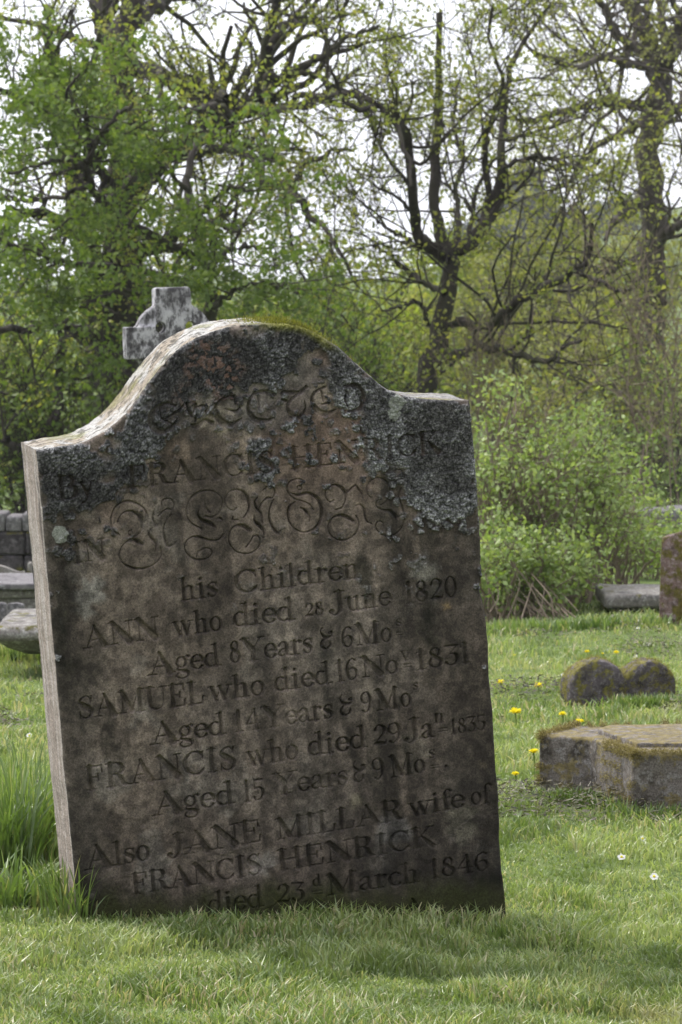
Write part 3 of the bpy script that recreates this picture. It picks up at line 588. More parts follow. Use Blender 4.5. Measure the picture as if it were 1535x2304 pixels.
# colours for top and sides
def sidecol(P, kind):
    a, b, c_ = (P - O) @ U_, (P - O) @ V_, (P - O) @ nn
    if kind == 'top':
        n = fbm(a * 35, c_ * 35, s=160, o=5)[..., None]; n2_ = fbm(a * 90, c_ * 90, s=161, o=4)[..., None]
        q = C(.28, .24, .19) * (1 - sst(.42, .6, n)) + C(.40, .39, .37) * sst(.42, .6, n)
        q = q * (1 - .75 * sst(.54, .64, n2_)) + C(.05, .045, .035) * .75 * sst(.54, .64, n2_)
        mo = (np.exp(-((a - .515) / .075) ** 4) * sst(.3, .45, fbm(a * 40, c_ * 40, s=162)) + .5 * sst(.55, .7, fbm(a * 14, c_ * 20, s=163)))[..., None].clip(0, 1)
        rl = sst(.50, .60, a)[..., None] * (1 - mo); q = q * (1 - .55 * rl) + C(.18, .18, .18) * .55 * rl
        return q * (1 - mo) + C(.17, .17, .035) * (.6 + .8 * n2_) * mo
    n = fbm(b * 5 + 40, c_ * 90, s=170, o=4)[..., None]; n2_ = fbm(b * 22, c_ * 120, s=171, o=4)[..., None]
    q = C(.33, .275, .24) * (1 - sst(.4, .62, n)) + C(.44, .395, .36) * sst(.4, .62, n)
    q = q * (1 - .35 * sst(.55, .7, n2_)) + C(.22, .17, .13) * .35 * sst(.55, .7, n2_)
    st = np.exp(-((b + .12) / .10) ** 2 - ((c_ + .022) / .010) ** 2)[..., None] * sst(.35, .55, n2_)
    q = q * (1 - .85 * st) + C(.06, .05, .045) * .85 * st
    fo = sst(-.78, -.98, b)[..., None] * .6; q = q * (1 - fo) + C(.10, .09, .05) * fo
    return q
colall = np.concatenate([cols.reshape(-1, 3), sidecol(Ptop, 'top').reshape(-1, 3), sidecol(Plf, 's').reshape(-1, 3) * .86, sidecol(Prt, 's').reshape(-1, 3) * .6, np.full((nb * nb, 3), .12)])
m, t, out = mat_new('sandstone_with_lichen')
va = N(t, 'ShaderNodeVertexColor'); va.layer_name = 'Col'
n1 = noise(t, 260, 5, .8); n2 = noise(t, 70, 7, .78); n3 = noise(t, 150, 3, .6)
c = mixc(t, 1.0, va.outputs[0], ramp(t, n1, [(.36, g3(.50)), (.64, g3(1.45))]), 'MULTIPLY')
c = mixc(t, 1.0, c, ramp(t, n2, [(.34, g3(.76)), (.66, g3(1.22))]), 'MULTIPLY')
c = mixc(t, ramp(t, n3, [(.66, g3(0)), (.72, g3(.6))]), c, (.02, .018, .014))
bb = bump(t, n1, .7, .004)
principled(t, out, c, .88, bb, .25)
root = empty('headstone', tuple(O + U_ * W / 2 - V_ * .95), 'large leaning brown sandstone headstone with carved inscription and grey lichen across its curved top', 'headstone')
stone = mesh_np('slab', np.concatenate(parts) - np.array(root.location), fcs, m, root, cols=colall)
stone['label'] = 'upright inscribed stone slab with lichen crust'
# fuzz of moss on the crest
def tufts(P, nrm, n_per, size, spread, rg):
    c_ = np.repeat(P, n_per, 0) + rg.normal(0, spread, (len(P) * n_per, 3)); nn_ = np.repeat(nrm, n_per, 0)
    d = nn_ + rg.normal(0, .45, c_.shape); d /= np.linalg.norm(d, axis=1)[:, None]
    s = np.cross(d, rg.normal(0, 1, c_.shape)); s /= np.linalg.norm(s, axis=1)[:, None]
    L = (size * rg.uniform(.5, 1.3, len(c_)))[:, None]
    V = np.stack([c_ - s * L * .18, c_ + s * L * .18, c_ + d * L], 1).reshape(-1, 3)
    return V, np.arange(len(V)).reshape(-1, 3)
MOSS = leaf_mat('moss', (.07, .08, .012), (.18, .18, .03), (.30, .28, .06), .4)
idx = rng.integers(0, 30, 900); uu_ = np.clip(rng.normal(425, 34, 900), 330, 520).astype(int)
V, f = tufts(Ptop[idx, uu_], np.repeat(V_[None], 900, 0), 8, .0045, .004, rng)
mo = mesh_np('moss', V - np.array(root.location), [f], MOSS, root, smooth=False)
mo['label'] = 'yellow green moss fuzz along the crown of the stone'


# ------------------------------------------------------------------ generic shapes
def tubes(P, Rr, sides):
    """P (n,k,3) polylines, Rr (n,k) radii -> verts, quads"""
    n, k = P.shape[:2]
    Tn = np.gradient(P, axis=1); Tn /= np.linalg.norm(Tn, axis=2, keepdims=True) + 1e-9
    ref = np.where(np.abs(Tn[..., :1]) > .9, np.array([0, 1., 0]), np.array([1., 0, 0]))
    A = np.cross(Tn, ref); A /= np.linalg.norm(A, axis=2, keepdims=True) + 1e-9
    B = np.cross(Tn, A)
    an = np.arange(sides) * 2 * math.pi / sides
    V = P[:, :, None] + Rr[:, :, None, None] * (A[:, :, None] * np.cos(an)[None, None, :, None] + B[:, :, None] * np.sin(an)[None, None, :, None])
    i = (np.arange(n)[:, None, None] * k + np.arange(k - 1)[None, :, None]) * sides
    j = np.arange(sides)[None, None]; j2 = (j + 1) % sides
    f = np.stack([i + j, i + j2, i + sides + j2, i + sides + j], -1).reshape(-1, 4)
    return V.reshape(-1, 3), f
class Acc:
    def __init__(s): s.V = []; s.F = []; s.n = 0
    def add(s, V, f):
        s.V.append(V); s.F.append(f + s.n); s.n += len(V)
    def build(s, name, mat, parent=None, smooth=True):
        V = np.concatenate(s.V)
        q = [f for f in s.F if f.shape[1] == 4]; t_ = [f for f in s.F if f.shape[1] == 3]
        fs = ([np.concatenate(q)] if q else []) + ([np.concatenate(t_)] if t_ else [])
        if parent is not None:
            M = np.array(parent.matrix_basis.inverted()); V = V @ M[:3, :3].T + M[:3, 3]
        return mesh_np(name, V, fs, mat, parent, smooth)
def unit(v): return v / (np.linalg.norm(v, axis=-1, keepdims=True) + 1e-9)
def children(P, Rr, M, L, ang, wob, k, up, rr, rg, t0=.15, t1=1.0, flat=0.0, smin=.0):
    n, kp = P.shape[:2]
    ln = np.linalg.norm(np.diff(P, axis=1), axis=2).sum(1)
    idx = rg.choice(n, M, p=ln / ln.sum()); t_ = rg.uniform(t0, t1, M) * (kp - 1.001)
    i = t_.astype(int); f = (t_ - i)[:, None]
    b = P[idx, i] * (1 - f) + P[idx, i + 1] * f; Tn = unit(P[idx, i + 1] - P[idx, i])
    rad = Rr[idx, i] * (1 - f[:, 0]) + Rr[idx, i + 1] * f[:, 0]
    pr = unit(np.cross(Tn, rg.normal(0, 1, (M, 3)))); a = R(1) * rg.uniform(ang[0], ang[1], M)[:, None]
    d = unit(np.cos(a) * Tn + np.sin(a) * pr + np.array([0, 0, up])); d[:, 2] *= 1 - flat; d = unit(d)
    LL = (rg.uniform(L[0], L[1], M) * (1.15 - .5 * t_ / kp))[:, None]
    pts = [b]
    for q in range(k - 1):
        d = unit(d + wob * rg.normal(0, 1, (M, 3)) + np.array([0, 0, up * .35]))
        pts.append(pts[-1] + d * LL / (k - 1))
    PP = np.stack(pts, 1); r0 = np.maximum(rad * rr, smin)
    RR = r0[:, None] * np.linspace(1, .45, k)[None]
    return PP, RR
def leaves(P, per, size, rg, spread=.03, t0=.55, droop=.3, asp=.62):
    n, k = P.shape[:2]; M = n * per
    idx = np.repeat(np.arange(n), per); t_ = (t0 + (1 - t0) * rg.uniform(0, 1, M) ** .7) * (k - 1.001); i = t_.astype(int); f = (t_ - i)[:, None]
    b = P[idx, i] * (1 - f) + P[idx, i + 1] * f + rg.normal(0, spread, (M, 3))
    d = unit(rg.normal(0, 1, (M, 3)) + np.array([0, 0, -droop])); s = unit(np.cross(d, rg.normal(0, .7, (M, 3)) + np.array([0, 0, 1.])))
    nr = np.cross(d, s); L = size * rg.uniform(.6, 1.35, M)[:, None]
    V = np.stack([b, b + d * L * .45 - s * L * asp * .5 + nr * L * .08, b + d * L, b + d * L * .45 + s * L * asp * .5 + nr * L * .08], 1).reshape(-1, 3)
    q = np.arange(M)[:, None] * 4
    f3 = np.concatenate([q + np.array([[0, 1, 2]]), q + np.array([[0, 2, 3]])])
    return V, f3
def limb(pts, Y, k=26, gn=.05, rg=rng, d0=0., d1=0., ground=False):
    a = np.array([(p[0], p[1], p[2]) for p in pts], float)
    q = smooth_line(a, k); tt = np.linspace(0, 1, k)
    dep = Y + d0 + (d1 - d0) * tt + .25 * (fbm(tt * 6 + rg.uniform(0, 99), tt * 0) - .5) * min(abs(d1 - d0) + .5, 3)
    P = np.array([at(x, y, Z) for (x, y, _), Z in zip(q, dep)])
    rad = q[:, 2] * dep / F
    P[1:-1] += rg.normal(0, 1, (k - 2, 3)) * (rad[1:-1, None] * .16 + gn * .15)
    if ground:
        g0 = P[0].copy(); g0[2] = gat(g0[0], g0[1]) - .1; P = np.vstack([g0[None], P[:-1]]); rad = np.r_[rad[0] * 1.35, rad[:-1]]
    return P, rad
def tree(name, label, cat, group, Y, limbs, c1, c2, c3, per, size, bark, leafm, rg, spread=.036, flat=.0, wob=(.28, .3, .3), up=.12, thin=.0035, extra=None, droop=.3, clump=1.9, gap=.5, rk=1.25):
    Ps, Rs = [], []
    for j, lb_ in enumerate(limbs):
        pts, d0, d1 = lb_[:3]
        P, rr_ = limb(pts, Y, rg=rg, d0=d0, d1=d1, ground=(j == 0)); Ps.append(P); Rs.append(rr_)
    P0 = np.stack(Ps); R0 = np.stack(Rs) * rk
    base = P0[0, 0]
    root = empty(name, (base[0], base[1], base[2] + .1), label, cat, group)
    wd = Acc(); V, f = tubes(P0, R0, 10)
    V = V + (fbm(V[:, 0] * 9, V[:, 2] * 5, V[:, 1] * 9, s=5) - .5)[:, None] * .04 * unit(rg.normal(0, .2, V.shape) + 1)
    wd.add(V, f)
    src, sr = (P0[1:], R0[1:]) if len(P0) > 1 else (P0, R0)
    if extra: src = np.concatenate([src, P0[:1]]); sr = np.concatenate([sr, R0[:1]])
    P1, R1 = children(src, sr, c1[0], c1[1:3], (35, 80), wob[0], 9, up, .42, rg, smin=thin * 2.2, flat=flat); wd.add(*tubes(P1, np.minimum(R1, .05), 5))
    P2, R2 = children(P1, R1, c2[0], c2[1:3], (30, 75), wob[1], 6, up, .5, rg, smin=thin * 1.5, flat=flat);
    cm = fbm(P2[:, -1, 0] * clump, P2[:, -1, 2] * clump * 1.3, P2[:, -1, 1] * clump, s=61, o=3); kp_ = cm > np.quantile(cm, gap); P2, R2 = P2[kp_], R2[kp_]; wd.add(*tubes(P2, R2, 4))
    P3, R3 = children(P2, R2, c3[0], c3[1:3], (25, 70), wob[2], 4, up * .5, .6, rg, smin=thin, flat=flat); wd.add(*tubes(P3, R3, 3))
    wd.build('trunk', bark, root)
    lf = Acc(); lf.add(*leaves(P3, per, size, rg, spread, droop=droop)); lf.add(*leaves(P2, max(1, per // 3), size, rg, spread, droop=droop))
    lf.build('crown', leafm, root, smooth=False)
    return root

BARK = bark_mat('oak_bark', (.018, .015, .013), (.070, .060, .052), 9, (.045, .048, .022))
BARK2 = bark_mat('grey_bark', (.045, .04, .036), (.15, .135, .12), 9)
BARK3 = bark_mat('pale_oak_bark', (.035, .03, .026), (.12, .105, .088), 7)
TWIG = bark_mat('dry_twig', (.13, .10, .075), (.26, .21, .16), 14)
L_OAK = leaf_mat('young_oak_leaf', (.15, .19, .040), (.24, .27, .055), (.33, .31, .09), .5)
L_SYC = leaf_mat('sycamore_leaf', (.075, .125, .022), (.135, .20, .036), (.21, .27, .06), .45)
L_OLV = leaf_mat('hedge_leaf', (.19, .215, .060), (.28, .29, .09), (.37, .36, .15), .45)
L_YEL = leaf_mat('fresh_leaf', (.20, .27, .045), (.30, .35, .06), (.38, .40, .09), .5)
L_RASP = leaf_mat('bramble_leaf', (.15, .22, .06), (.27, .35, .12), (.42, .48, .24), .4)
L_DARK = leaf_mat('conifer_leaf', (.02, .034, .026), (.035, .055, .04), (.045, .07, .045), .2)

# ------------------------------------------------------------------ trees behind the graves
rg = np.random.default_rng(11)
TG = 'tall trees beyond the churchyard wall'
tree('oak_tree', 'massive dark oak with forked trunk and snaking limbs, rising behind the stone cross', 'tree', TG, 32, [
  ([(255,900,60),(258,800,56),(262,700,46),(272,600,38),(270,480,34),(284,380,33),(285,280,30),(275,180,30),(272,110,28),(290,50,22),(300,-30,20),(305,-140,16)], 0, 0),
  ([(272,130,20),(245,90,20),(225,20,18),(205,-60,15),(190,-140,10)], 0, 1.5),
  ([(250,760,40),(222,700,32),(212,640,28),(190,540,24),(170,430,20),(160,330,18),(135,240,14),(120,150,9),(90,60,5)], 0, -2),
  ([(285,470,22),(320,400,22),(365,360,21),(440,315,20),(505,270,21),(570,232,20),(596,178,17),(600,110,12),(615,30,9),(625,-60,6)], 0, -3),
  ([(284,150,16),(339,156,15),(385,178,14),(430,202,13),(480,215,12),(512,222,9)], 0, -2),
  ([(515,262,12),(480,240,8),(455,245,6),(430,255,4)], -2.5, -3.4),
  ([(470,335,9),(495,336,9),(547,344,9),(581,372,9),(588,406,9),(630,412,9),(646,428,9),(683,453,8),(698,490,6),(732,510,5),(760,560,4),(790,620,3)], -2, -4.5),
  ([(640,425,7),(672,401,6),(683,370,6),(714,360,5),(750,339,4),(790,340,3)], -3.4, -2.5),
  ([(590,258,8),(615,250,7),(651,245,7),(667,219,6),(719,221,6),(750,212,6),(800,210,6),(850,235,5),(893,285,5),(915,350,4),(925,420,3)], -3, -5),
  ([(596,178,8),(625,172,8),(672,167,6),(709,172,5),(740,188,4),(800,216,3),(850,300,3)], -3, -2),
  ([(640,165,6),(693,141,6),(730,120,6),(756,104,5),(800,78,4),(850,60,3)], -3, -4.5),
  ([(605,110,7),(641,60,6),(667,42,5),(720,30,4),(760,-20,3)], -3, -1.5),
  ([(262,745,24),(230,742,20),(182,755,16),(156,737,12),(125,724,10),(78,740,8),(30,738,7),(-40,745,5)], 0, -2.5),
  ([(160,750,11),(140,780,10),(135,860,9),(129,920,9),(110,965,8),(60,1003,7),(22,1002,7),(18,985,5)], -1.2, -3),
  ([(262,640,18),(310,690,17),(350,720,14),(400,760,10),(460,790,7),(540,800,4)], 0, 2.5),
  ([(290,60,14),(340,20,13),(380,-20,12),(440,-90,8)], 0, 2),
  ([(160,330,9),(110,270,8),(60,230,6),(0,200,4)], -1.5, -3), ([(190,540,12),(130,500,9),(60,480,7),(-20,500,5)], -1, -2),
  ([(272,600,14),(340,560,11),(400,520,9),(470,500,6),(540,520,4)], 0, -3.5), ([(270,420,12),(220,380,9),(180,300,7),(150,200,5)], 0, -2.5),
 ], (190, .6, 2.0), (1200, .3, .9), (2900, .12, .36), 6, .048, BARK, L_OAK, rg, thin=.0026, wob=(.2,.2,.2))
tree('sycamore_tree', 'bright green sycamore with layered leaves in front of the dark oak', 'tree', TG, 25, [
  ([(475,900,15),(472,760,14),(466,650,13),(452,570,12),(436,500,10),(425,430,8),(430,360,6),(450,300,4)], 0, .6),
  ([(455,580,8),(380,545,8),(290,500,7),(230,455,7),(203,415,7),(193,375,6.5),(208,333,6),(200,290,4.5),(195,250,3)], 0, -1.5),
  ([(208,333,5),(230,300,4),(262,262,3.5),(300,230,3)], -1.3, -2.2), ([(196,380,5),(150,360,4),(90,370,3),(20,390,3)], -1.2, -2.5),
  ([(205,330,4),(180,300,4),(160,270,3.5),(110,240,3)], -1.4, -.6), ([(200,270,3.5),(150,210,3),(180,165,2.5)], -1.4, -1.8),
  ([(466,650,8),(380,620,7),(260,600,6),(150,590,5),(60,560,4),(0,540,3)], 0, -2), ([(203,415,5),(140,440,4),(60,450,4),(-20,440,3)], -1, -.4),
  ([(472,740,7),(400,700,6),(320,660,5),(250,660,4),(180,690,3)], 0, -1.2), ([(460,600,6),(520,560,5),(580,560,4),(640,590,3)], 0, .6),
  ([(436,500,5),(480,450,4),(520,420,3),(560,430,2.5)], 0, -.8), ([(470,700,6),(540,650,5),(610,640,4),(670,660,3)], 0, -.5),
  ([(425,430,5),(370,380,4),(330,340,3.5),(300,300,3)], 0, -1),
 ], (90, .4, 1.0), (420, .2, .55), (1100, .1, .26), 12, .052, BARK, L_SYC, rg, thin=.002, spread=.04, flat=.55, up=.02, clump=2.4, gap=.5)
tree('oak_tree', 'gnarled oak forking low into three limbs, right of the headstone crown', 'tree', TG, 29, [
  ([(950,885,21),(972,826,20),(990,744,18),(1010,662,16),(1014,603,15),(1000,572,17),(994,537,12),(977,483,11),(977,418,10),(983,336,9),(983,271,8),(988,180,7),(990,80,6),(985,-20,5)], 0, .6),
  ([(1000,575,12),(961,548,11),(936,526,10),(934,461,10),(923,380,9),(918,309,8),(901,272,7),(880,245,6),(840,240,5),(800,243,5),(770,210,4),(740,150,3)], 0, -2.2),
  ([(1005,580,14),(1026,559,14),(1070,537,12),(1090,494,11),(1106,450,10),(1128,401,9),(1131,336,8),(1134,254,7),(1141,200,6),(1152,140,5),(1195,70,4),(1240,10,3)], 0, 1),
  ([(1106,450,7),(1092,363,6),(1093,298,6),(1112,254,5),(1130,180,4),(1100,90,3),(1110,10,3)], .6, -.6),
  ([(1130,390,5),(1141,374,5),(1190,355,5),(1240,358,4.5),(1271,369,4),(1326,380,3.5),(1353,355,3)], .8, -1.6),
  ([(1085,510,5),(1124,472,4.5),(1141,428,4),(1173,401,4),(1195,374,3)], .8, 2),
  ([(990,745,11),(1037,722,9),(1085,742,8),(1119,717,8),(1151,690,8),(1206,657,8),(1255,635,7),(1298,603,6),(1324,581,5),(1330,540,4),(1333,505,3)], 0, -2.5),
  ([(968,830,10),(1005,804,9),(1048,793,8),(1075,777,8),(1135,793,7),(1190,804,6),(1233,815,5),(1266,782,4),(1310,765,3)], 0, -2),
  ([(1290,608,4),(1320,625,4),(1353,635,4),(1396,657,3),(1434,646,2.5)], -2, -3),
  ([(945,560,5),(920,540,4),(885,521,3),(850,500,2)], 0, -1), ([(965,730,5),(955,700,4),(934,679,3.5),(900,690,3),(860,700,2)], 0, -1.4),
  ([(1030,562,7),(1032,500,6),(1025,430,5),(1040,350,4),(1020,270,3),(1035,180,3)], 0, 2.4), ([(1000,660,6),(960,640,5),(900,600,4),(875,570,3),(840,555,3)], 0, 2),
 ], (130, .5, 1.6), (860, .25, .8), (2100, .12, .34), 4, .046, BARK, L_OAK, rg, thin=.0026, wob=(.2,.2,.2))
tree('oak_tree', 'broad grey trunked oak at the right edge with sweeping upper branches', 'tree', TG, 40, [
  ([(1455,960,40),(1458,830,36),(1462,744,33),(1467,650,31),(1467,554,30),(1468,445,29),(1462,336,27),(1470,265,26),(1488,200,26),(1478,140,24)], 0, 0),
  ([(1478,150,20),(1455,80,19),(1425,20,17),(1400,-60,14)], 0, 0), ([(1485,180,20),(1510,110,20),(1540,50,19),(1580,-40,15)], 0, 0),
  ([(1478,150,13),(1440,110,11),(1400,90,10),(1370,40,8),(1345,0,7),(1300,-60,5)], 0, -3),
  ([(1470,228,13),(1434,238,12),(1375,230,11),(1326,233,9),(1277,249,8),(1217,265,7),(1173,271,5),(1120,262,3)], 0, -4),
  ([(1460,470,14),(1440,455,13),(1420,470,13),(1402,482,10),(1380,500,7),(1360,540,4)], 0, -1.5), ([(1480,560,12),(1495,525,11),(1535,505,9),(1590,480,8)], 0, -1),
  ([(1470,300,12),(1510,250,11),(1560,230,10)], 0, 2), ([(1460,260,10),(1400,300,8),(1340,330,7),(1290,400,5),(1240,430,4)], 0, 3),
  ([(1465,600,10),(1410,590,8),(1340,640,6),(1290,690,5)], 0, 3), ([(1465,700,8),(1410,740,7),(1340,760,5),(1280,760,4)], 0, 1),
  ([(1480,130,10),(1430,150,9),(1360,130,8),(1290,150,6),(1210,120,4)], 0, -5),
 ], (110, .7, 2.2), (700, .3, 1.0), (1800, .15, .45), 5, .052, BARK3, L_OLV, rg, thin=.0036, wob=(.2,.2,.2), rk=1.05)

STEMK = 1.0
def bushy(name, label, cat, group, px, Y, ztop_px, width_px, nst, leafm, bark, per, size, rg, n1=60, n2=420, n3=1500, thin=.003, dz=0, lean=.5, base=None, spread=.05, part='foliage', depth=None, up=.15):
    """many stems from one stool"""
    c0 = at(px, 1000, Y); gx_, gy_ = c0[0], Y; z0 = gat(gx_, gy_); top = at(px, ztop_px, Y)[2]; Hh = (top - z0); wd_ = width_px * Y / F / 2
    st = []
    for q in range(nst):
        a = rg.uniform(0, 2 * math.pi); rr_ = math.sqrt(rg.uniform(0, 1)); dd = (depth or wd_ * .7)
        b = np.array([gx_ + wd_ * .45 * rr_ * math.cos(a), gy_ + dd * .5 * rr_ * math.sin(a), 0]); b[2] = gat(b[0], b[1]) - .03
        e = np.array([gx_ + wd_ * rr_ * math.cos(a) * 1.0, gy_ + dd * rr_ * math.sin(a), z0 + Hh * rg.uniform(.62, 1.0) * (1 - .35 * rr_ ** 2)])
        mid_ = (b + e) / 2 + np.array([rg.normal(0, .06) * Hh, rg.normal(0, .06) * Hh, Hh * .12])
        st.append(smooth_line([b, mid_, e], 10))
    P0 = np.stack(st); P0[:, 1:] += rg.normal(0, .012 * Hh, P0[:, 1:].shape); r0 = STEMK * (.006 + .004 * Hh) * rg.uniform(.6, 1.3, (nst, 1)) * np.linspace(1, .35, 10)[None]
    root = empty(name, (gx_, gy_, z0), label, cat, group)
    wd = Acc(); wd.add(*tubes(P0, r0, 5))
    P1, R1 = children(P0, r0, n1, (Hh * .18, Hh * .42), (25, 70), .2, 6, up, .5, rg, smin=thin * 1.6); wd.add(*tubes(P1, R1, 4))
    P2, R2 = children(P1, R1, n2, (Hh * .08, Hh * .2), (25, 75), .25, 4, up * .5, .6, rg, smin=thin); wd.add(*tubes(P2, R2, 3))
    cm = fbm(P2[:, -1, 0] * 1.6 * 30 / Y, P2[:, -1, 2] * 2.2 * 30 / Y, P2[:, -1, 1] * 1.6 * 30 / Y, s=62, o=3); P2 = P2[cm > np.quantile(cm, .22)]
    wd.build('stems', bark, root)
    lf = Acc(); lf.add(*leaves(P2, per, size, rg, spread)); lf.add(*leaves(P1, per, size, rg, spread)); lf.build(part, leafm, root, smooth=False)
    return root
SG = 'shrubs growing beyond the boundary wall'
# px, Y, top px, width px, stems, leaf material, per, size, label
SH = [
 (700, 41, 585, 420, 9, L_YEL, 10, .10, 'sunlit bush filling the gap between the two oaks'),
 (880, 44, 640, 300, 9, L_OAK, 10, .10, 'yellow green bush on the slope left of the forked oak trunk'),
 (90, 30, 610, 400, 9, L_SYC, 12, .08, 'dark leafy bush at the left edge under the sycamore'),
 (420, 31, 600, 380, 9, L_SYC, 11, .075, 'dark green bush just right of the stone cross'),
 (60, 36, 640, 520, 9, L_YEL, 12, .10, 'bright yellow green bush under the oak at the left edge'),
 (330, 38, 560, 560, 9, L_OAK, 12, .10, 'yellow green tree bush directly behind the stone cross'),
 (620, 34, 640, 420, 9, L_SYC, 12, .08, 'dense dark green bush behind the left slope of the headstone crown'),
 (790, 33, 700, 260, 9, L_SYC, 12, .07, 'rounded mid green bush just right of the headstone crown'),
 (180, 30, 760, 420, 9, L_SYC, 10, .08, 'shady green undergrowth left of the stone cross'),
 (1120, 43, 560, 480, 10, L_OLV, 12, .11, 'olive green thicket behind the low branches of the forked oak'),
 (1260, 38, 470, 480, 11, L_OLV, 12, .09, 'tall olive shrub between the forked oak and the grey trunk'),
 (1330, 34, 700, 420, 10, L_OLV, 12, .075, 'hazy olive shrub below the sweeping oak branch'),
 (1480, 31, 780, 380, 10, L_RASP, 10, .065, 'pale green shrub at the right edge beneath the grey trunk'),
 (1180, 30, 860, 320, 9, L_OLV, 11, .07, 'low twiggy olive bush above the lichened right shoulder of the headstone'),
 (1390, 27.5, 960, 360, 9, L_RASP, 10, .06, 'leafy pale shrub over the right hand stretch of wall'),
 (1240, 60, 430, 480, 10, L_OLV, 12, .15, 'distant rounded tree on the slope right of the forked oak'),
 (960, 47, 760, 300, 8, L_YEL, 10, .10, 'small sunlit bush behind the forked oak trunk'),
 (1040, 62, 540, 420, 10, L_YEL, 13, .15, 'pale distant tree on the slope directly behind the forked oak'),
 (1400, 60, 440, 420, 10, L_OLV, 13, .15, 'pale distant tree on the slope left of the grey trunk'),
 (900, 64, 615, 340, 9, L_YEL, 12, .14, 'pale distant bush closing the skyline left of the forked oak'),
 (730, 60, 630, 380, 9, L_OAK, 12, .14, 'distant bush closing the skyline right of the headstone crown'),
 (-280, 33, 560, 520, 9, L_OAK, 10, .09, 'bush beyond the wall, outside the left edge of the photo'),
 (-700, 36, 480, 620, 9, L_YEL, 10, .10, 'second bush beyond the wall, farther outside the left edge'),
 (1800, 33, 640, 520, 9, L_OLV, 10, .09, 'bush beyond the wall, outside the right edge of the photo'),
 (2200, 38, 520, 620, 9, L_OLV, 10, .10, 'second bush beyond the wall, farther outside the right edge'),
]
for (px, Y, tp, wp, ns, lm, per, sz, lab) in SH:
    bushy('shrub', lab, 'shrub', SG, px, Y, tp, wp, ns, lm, BARK2 if px > 1000 else BARK, max(3, per // 2 - 1), sz * .8, rg, 80, 700, thin=.004, spread=.09 if Y > 40 else .06)
def copy_thing(src, dx, dy, rz, label):
    r = src.copy(); COL.objects.link(r); r['label'] = label
    for ch in list(src.children):
        c_ = ch.copy(); COL.objects.link(c_); c_.parent = r
    x_, y_ = src.location.x + dx, src.location.y + dy
    r.location = (x_, y_, gat(x_, y_)); r.rotation_euler = (0, 0, rz)
OAKS = [o for o in bpy.data.objects if o.name.startswith('oak_tree')]
copy_thing(OAKS[1], -8.5, 4, 2.0, 'forked oak standing outside the left edge of the photo')
copy_thing(OAKS[1], 8.5, 6, 4.0, 'forked oak standing outside the right edge of the photo')
# bare saplings with pale twigs at the right
STEMK = .45
for (px, Y, tp, wp, lab) in [(1500, 25, 300, 130, 'tall bare grey sapling at the right edge with arching twigs'), (1085, 28, 620, 150, 'bare pale twigged sapling beside the low oak branch'),
                             (1400, 28, 760, 190, 'bare brown sapling in front of the olive shrubs')]:
    bushy('sapling', lab, 'sapling', 'bare saplings near the boundary wall', px, Y, tp, wp, 5, L_OLV, TWIG, 1, .05, rg, 45, 260, thin=.0028, up=.25)

# far wooded hill
STEMK = 1.0
def conifer(px, Y, top, lab, rg):
    p = at(px, 1000, Y); z0 = gat(p[0], Y); hgt = max(3.0, at(px, top, Y)[2] - z0)
    root = empty('conifer', (p[0], Y, z0), lab, 'conifer', 'dark conifers along the far hill')
    a = Acc(); a.add(*tubes(np.array([[[p[0], Y, z0 - .3], [p[0], Y, z0 + hgt * .5], [p[0], Y, z0 + hgt]]]), np.array([[.02 * hgt, .015 * hgt, .002]]), 5)); a.build('trunk', BARK, root)
    nb_ = 150; tt = rg.uniform(.12, 1, nb_); an = rg.uniform(0, 6.28, nb_); L = (1 - tt) * min(hgt, 9) * .30 + .25
    b = np.stack([p[0] + 0 * tt, Y + 0 * tt, z0 + tt * hgt], 1); d = np.stack([np.cos(an), np.sin(an), -.35 + 0 * an], 1)
    P = b[:, None] + d[:, None] * (L[:, None] * np.linspace(0, 1, 4)[None])[..., None]
    lf = Acc(); lf.add(*leaves(P, 16, .5, rg, .16, .05, .8)); lf.build('crown', L_DARK, root, smooth=False)
FC = [
      (1008, 330, 520), (1032, 325, 505), (1060, 330, 500), (1088, 320, 470), (1120, 310, 430), (1150, 300, 390), (1178, 305, 352), (1206, 300, 385), (1240, 305, 440), (1290, 300, 500), (1335, 305, 520), (1375, 300, 500), (1408, 300, 530)]
for q, (px, Y, tp) in enumerate(FC):
    side = 'far left end of the ridge' if px < 760 else 'low ridge left of the forked oak' if px < 960 else 'hill behind the forked oak' if px < 1190 else 'hill beside the grey trunk'
    conifer(px, Y, tp, f'dark conifer on the {side}, {round(px/1535*100)} percent across the photo', rg)

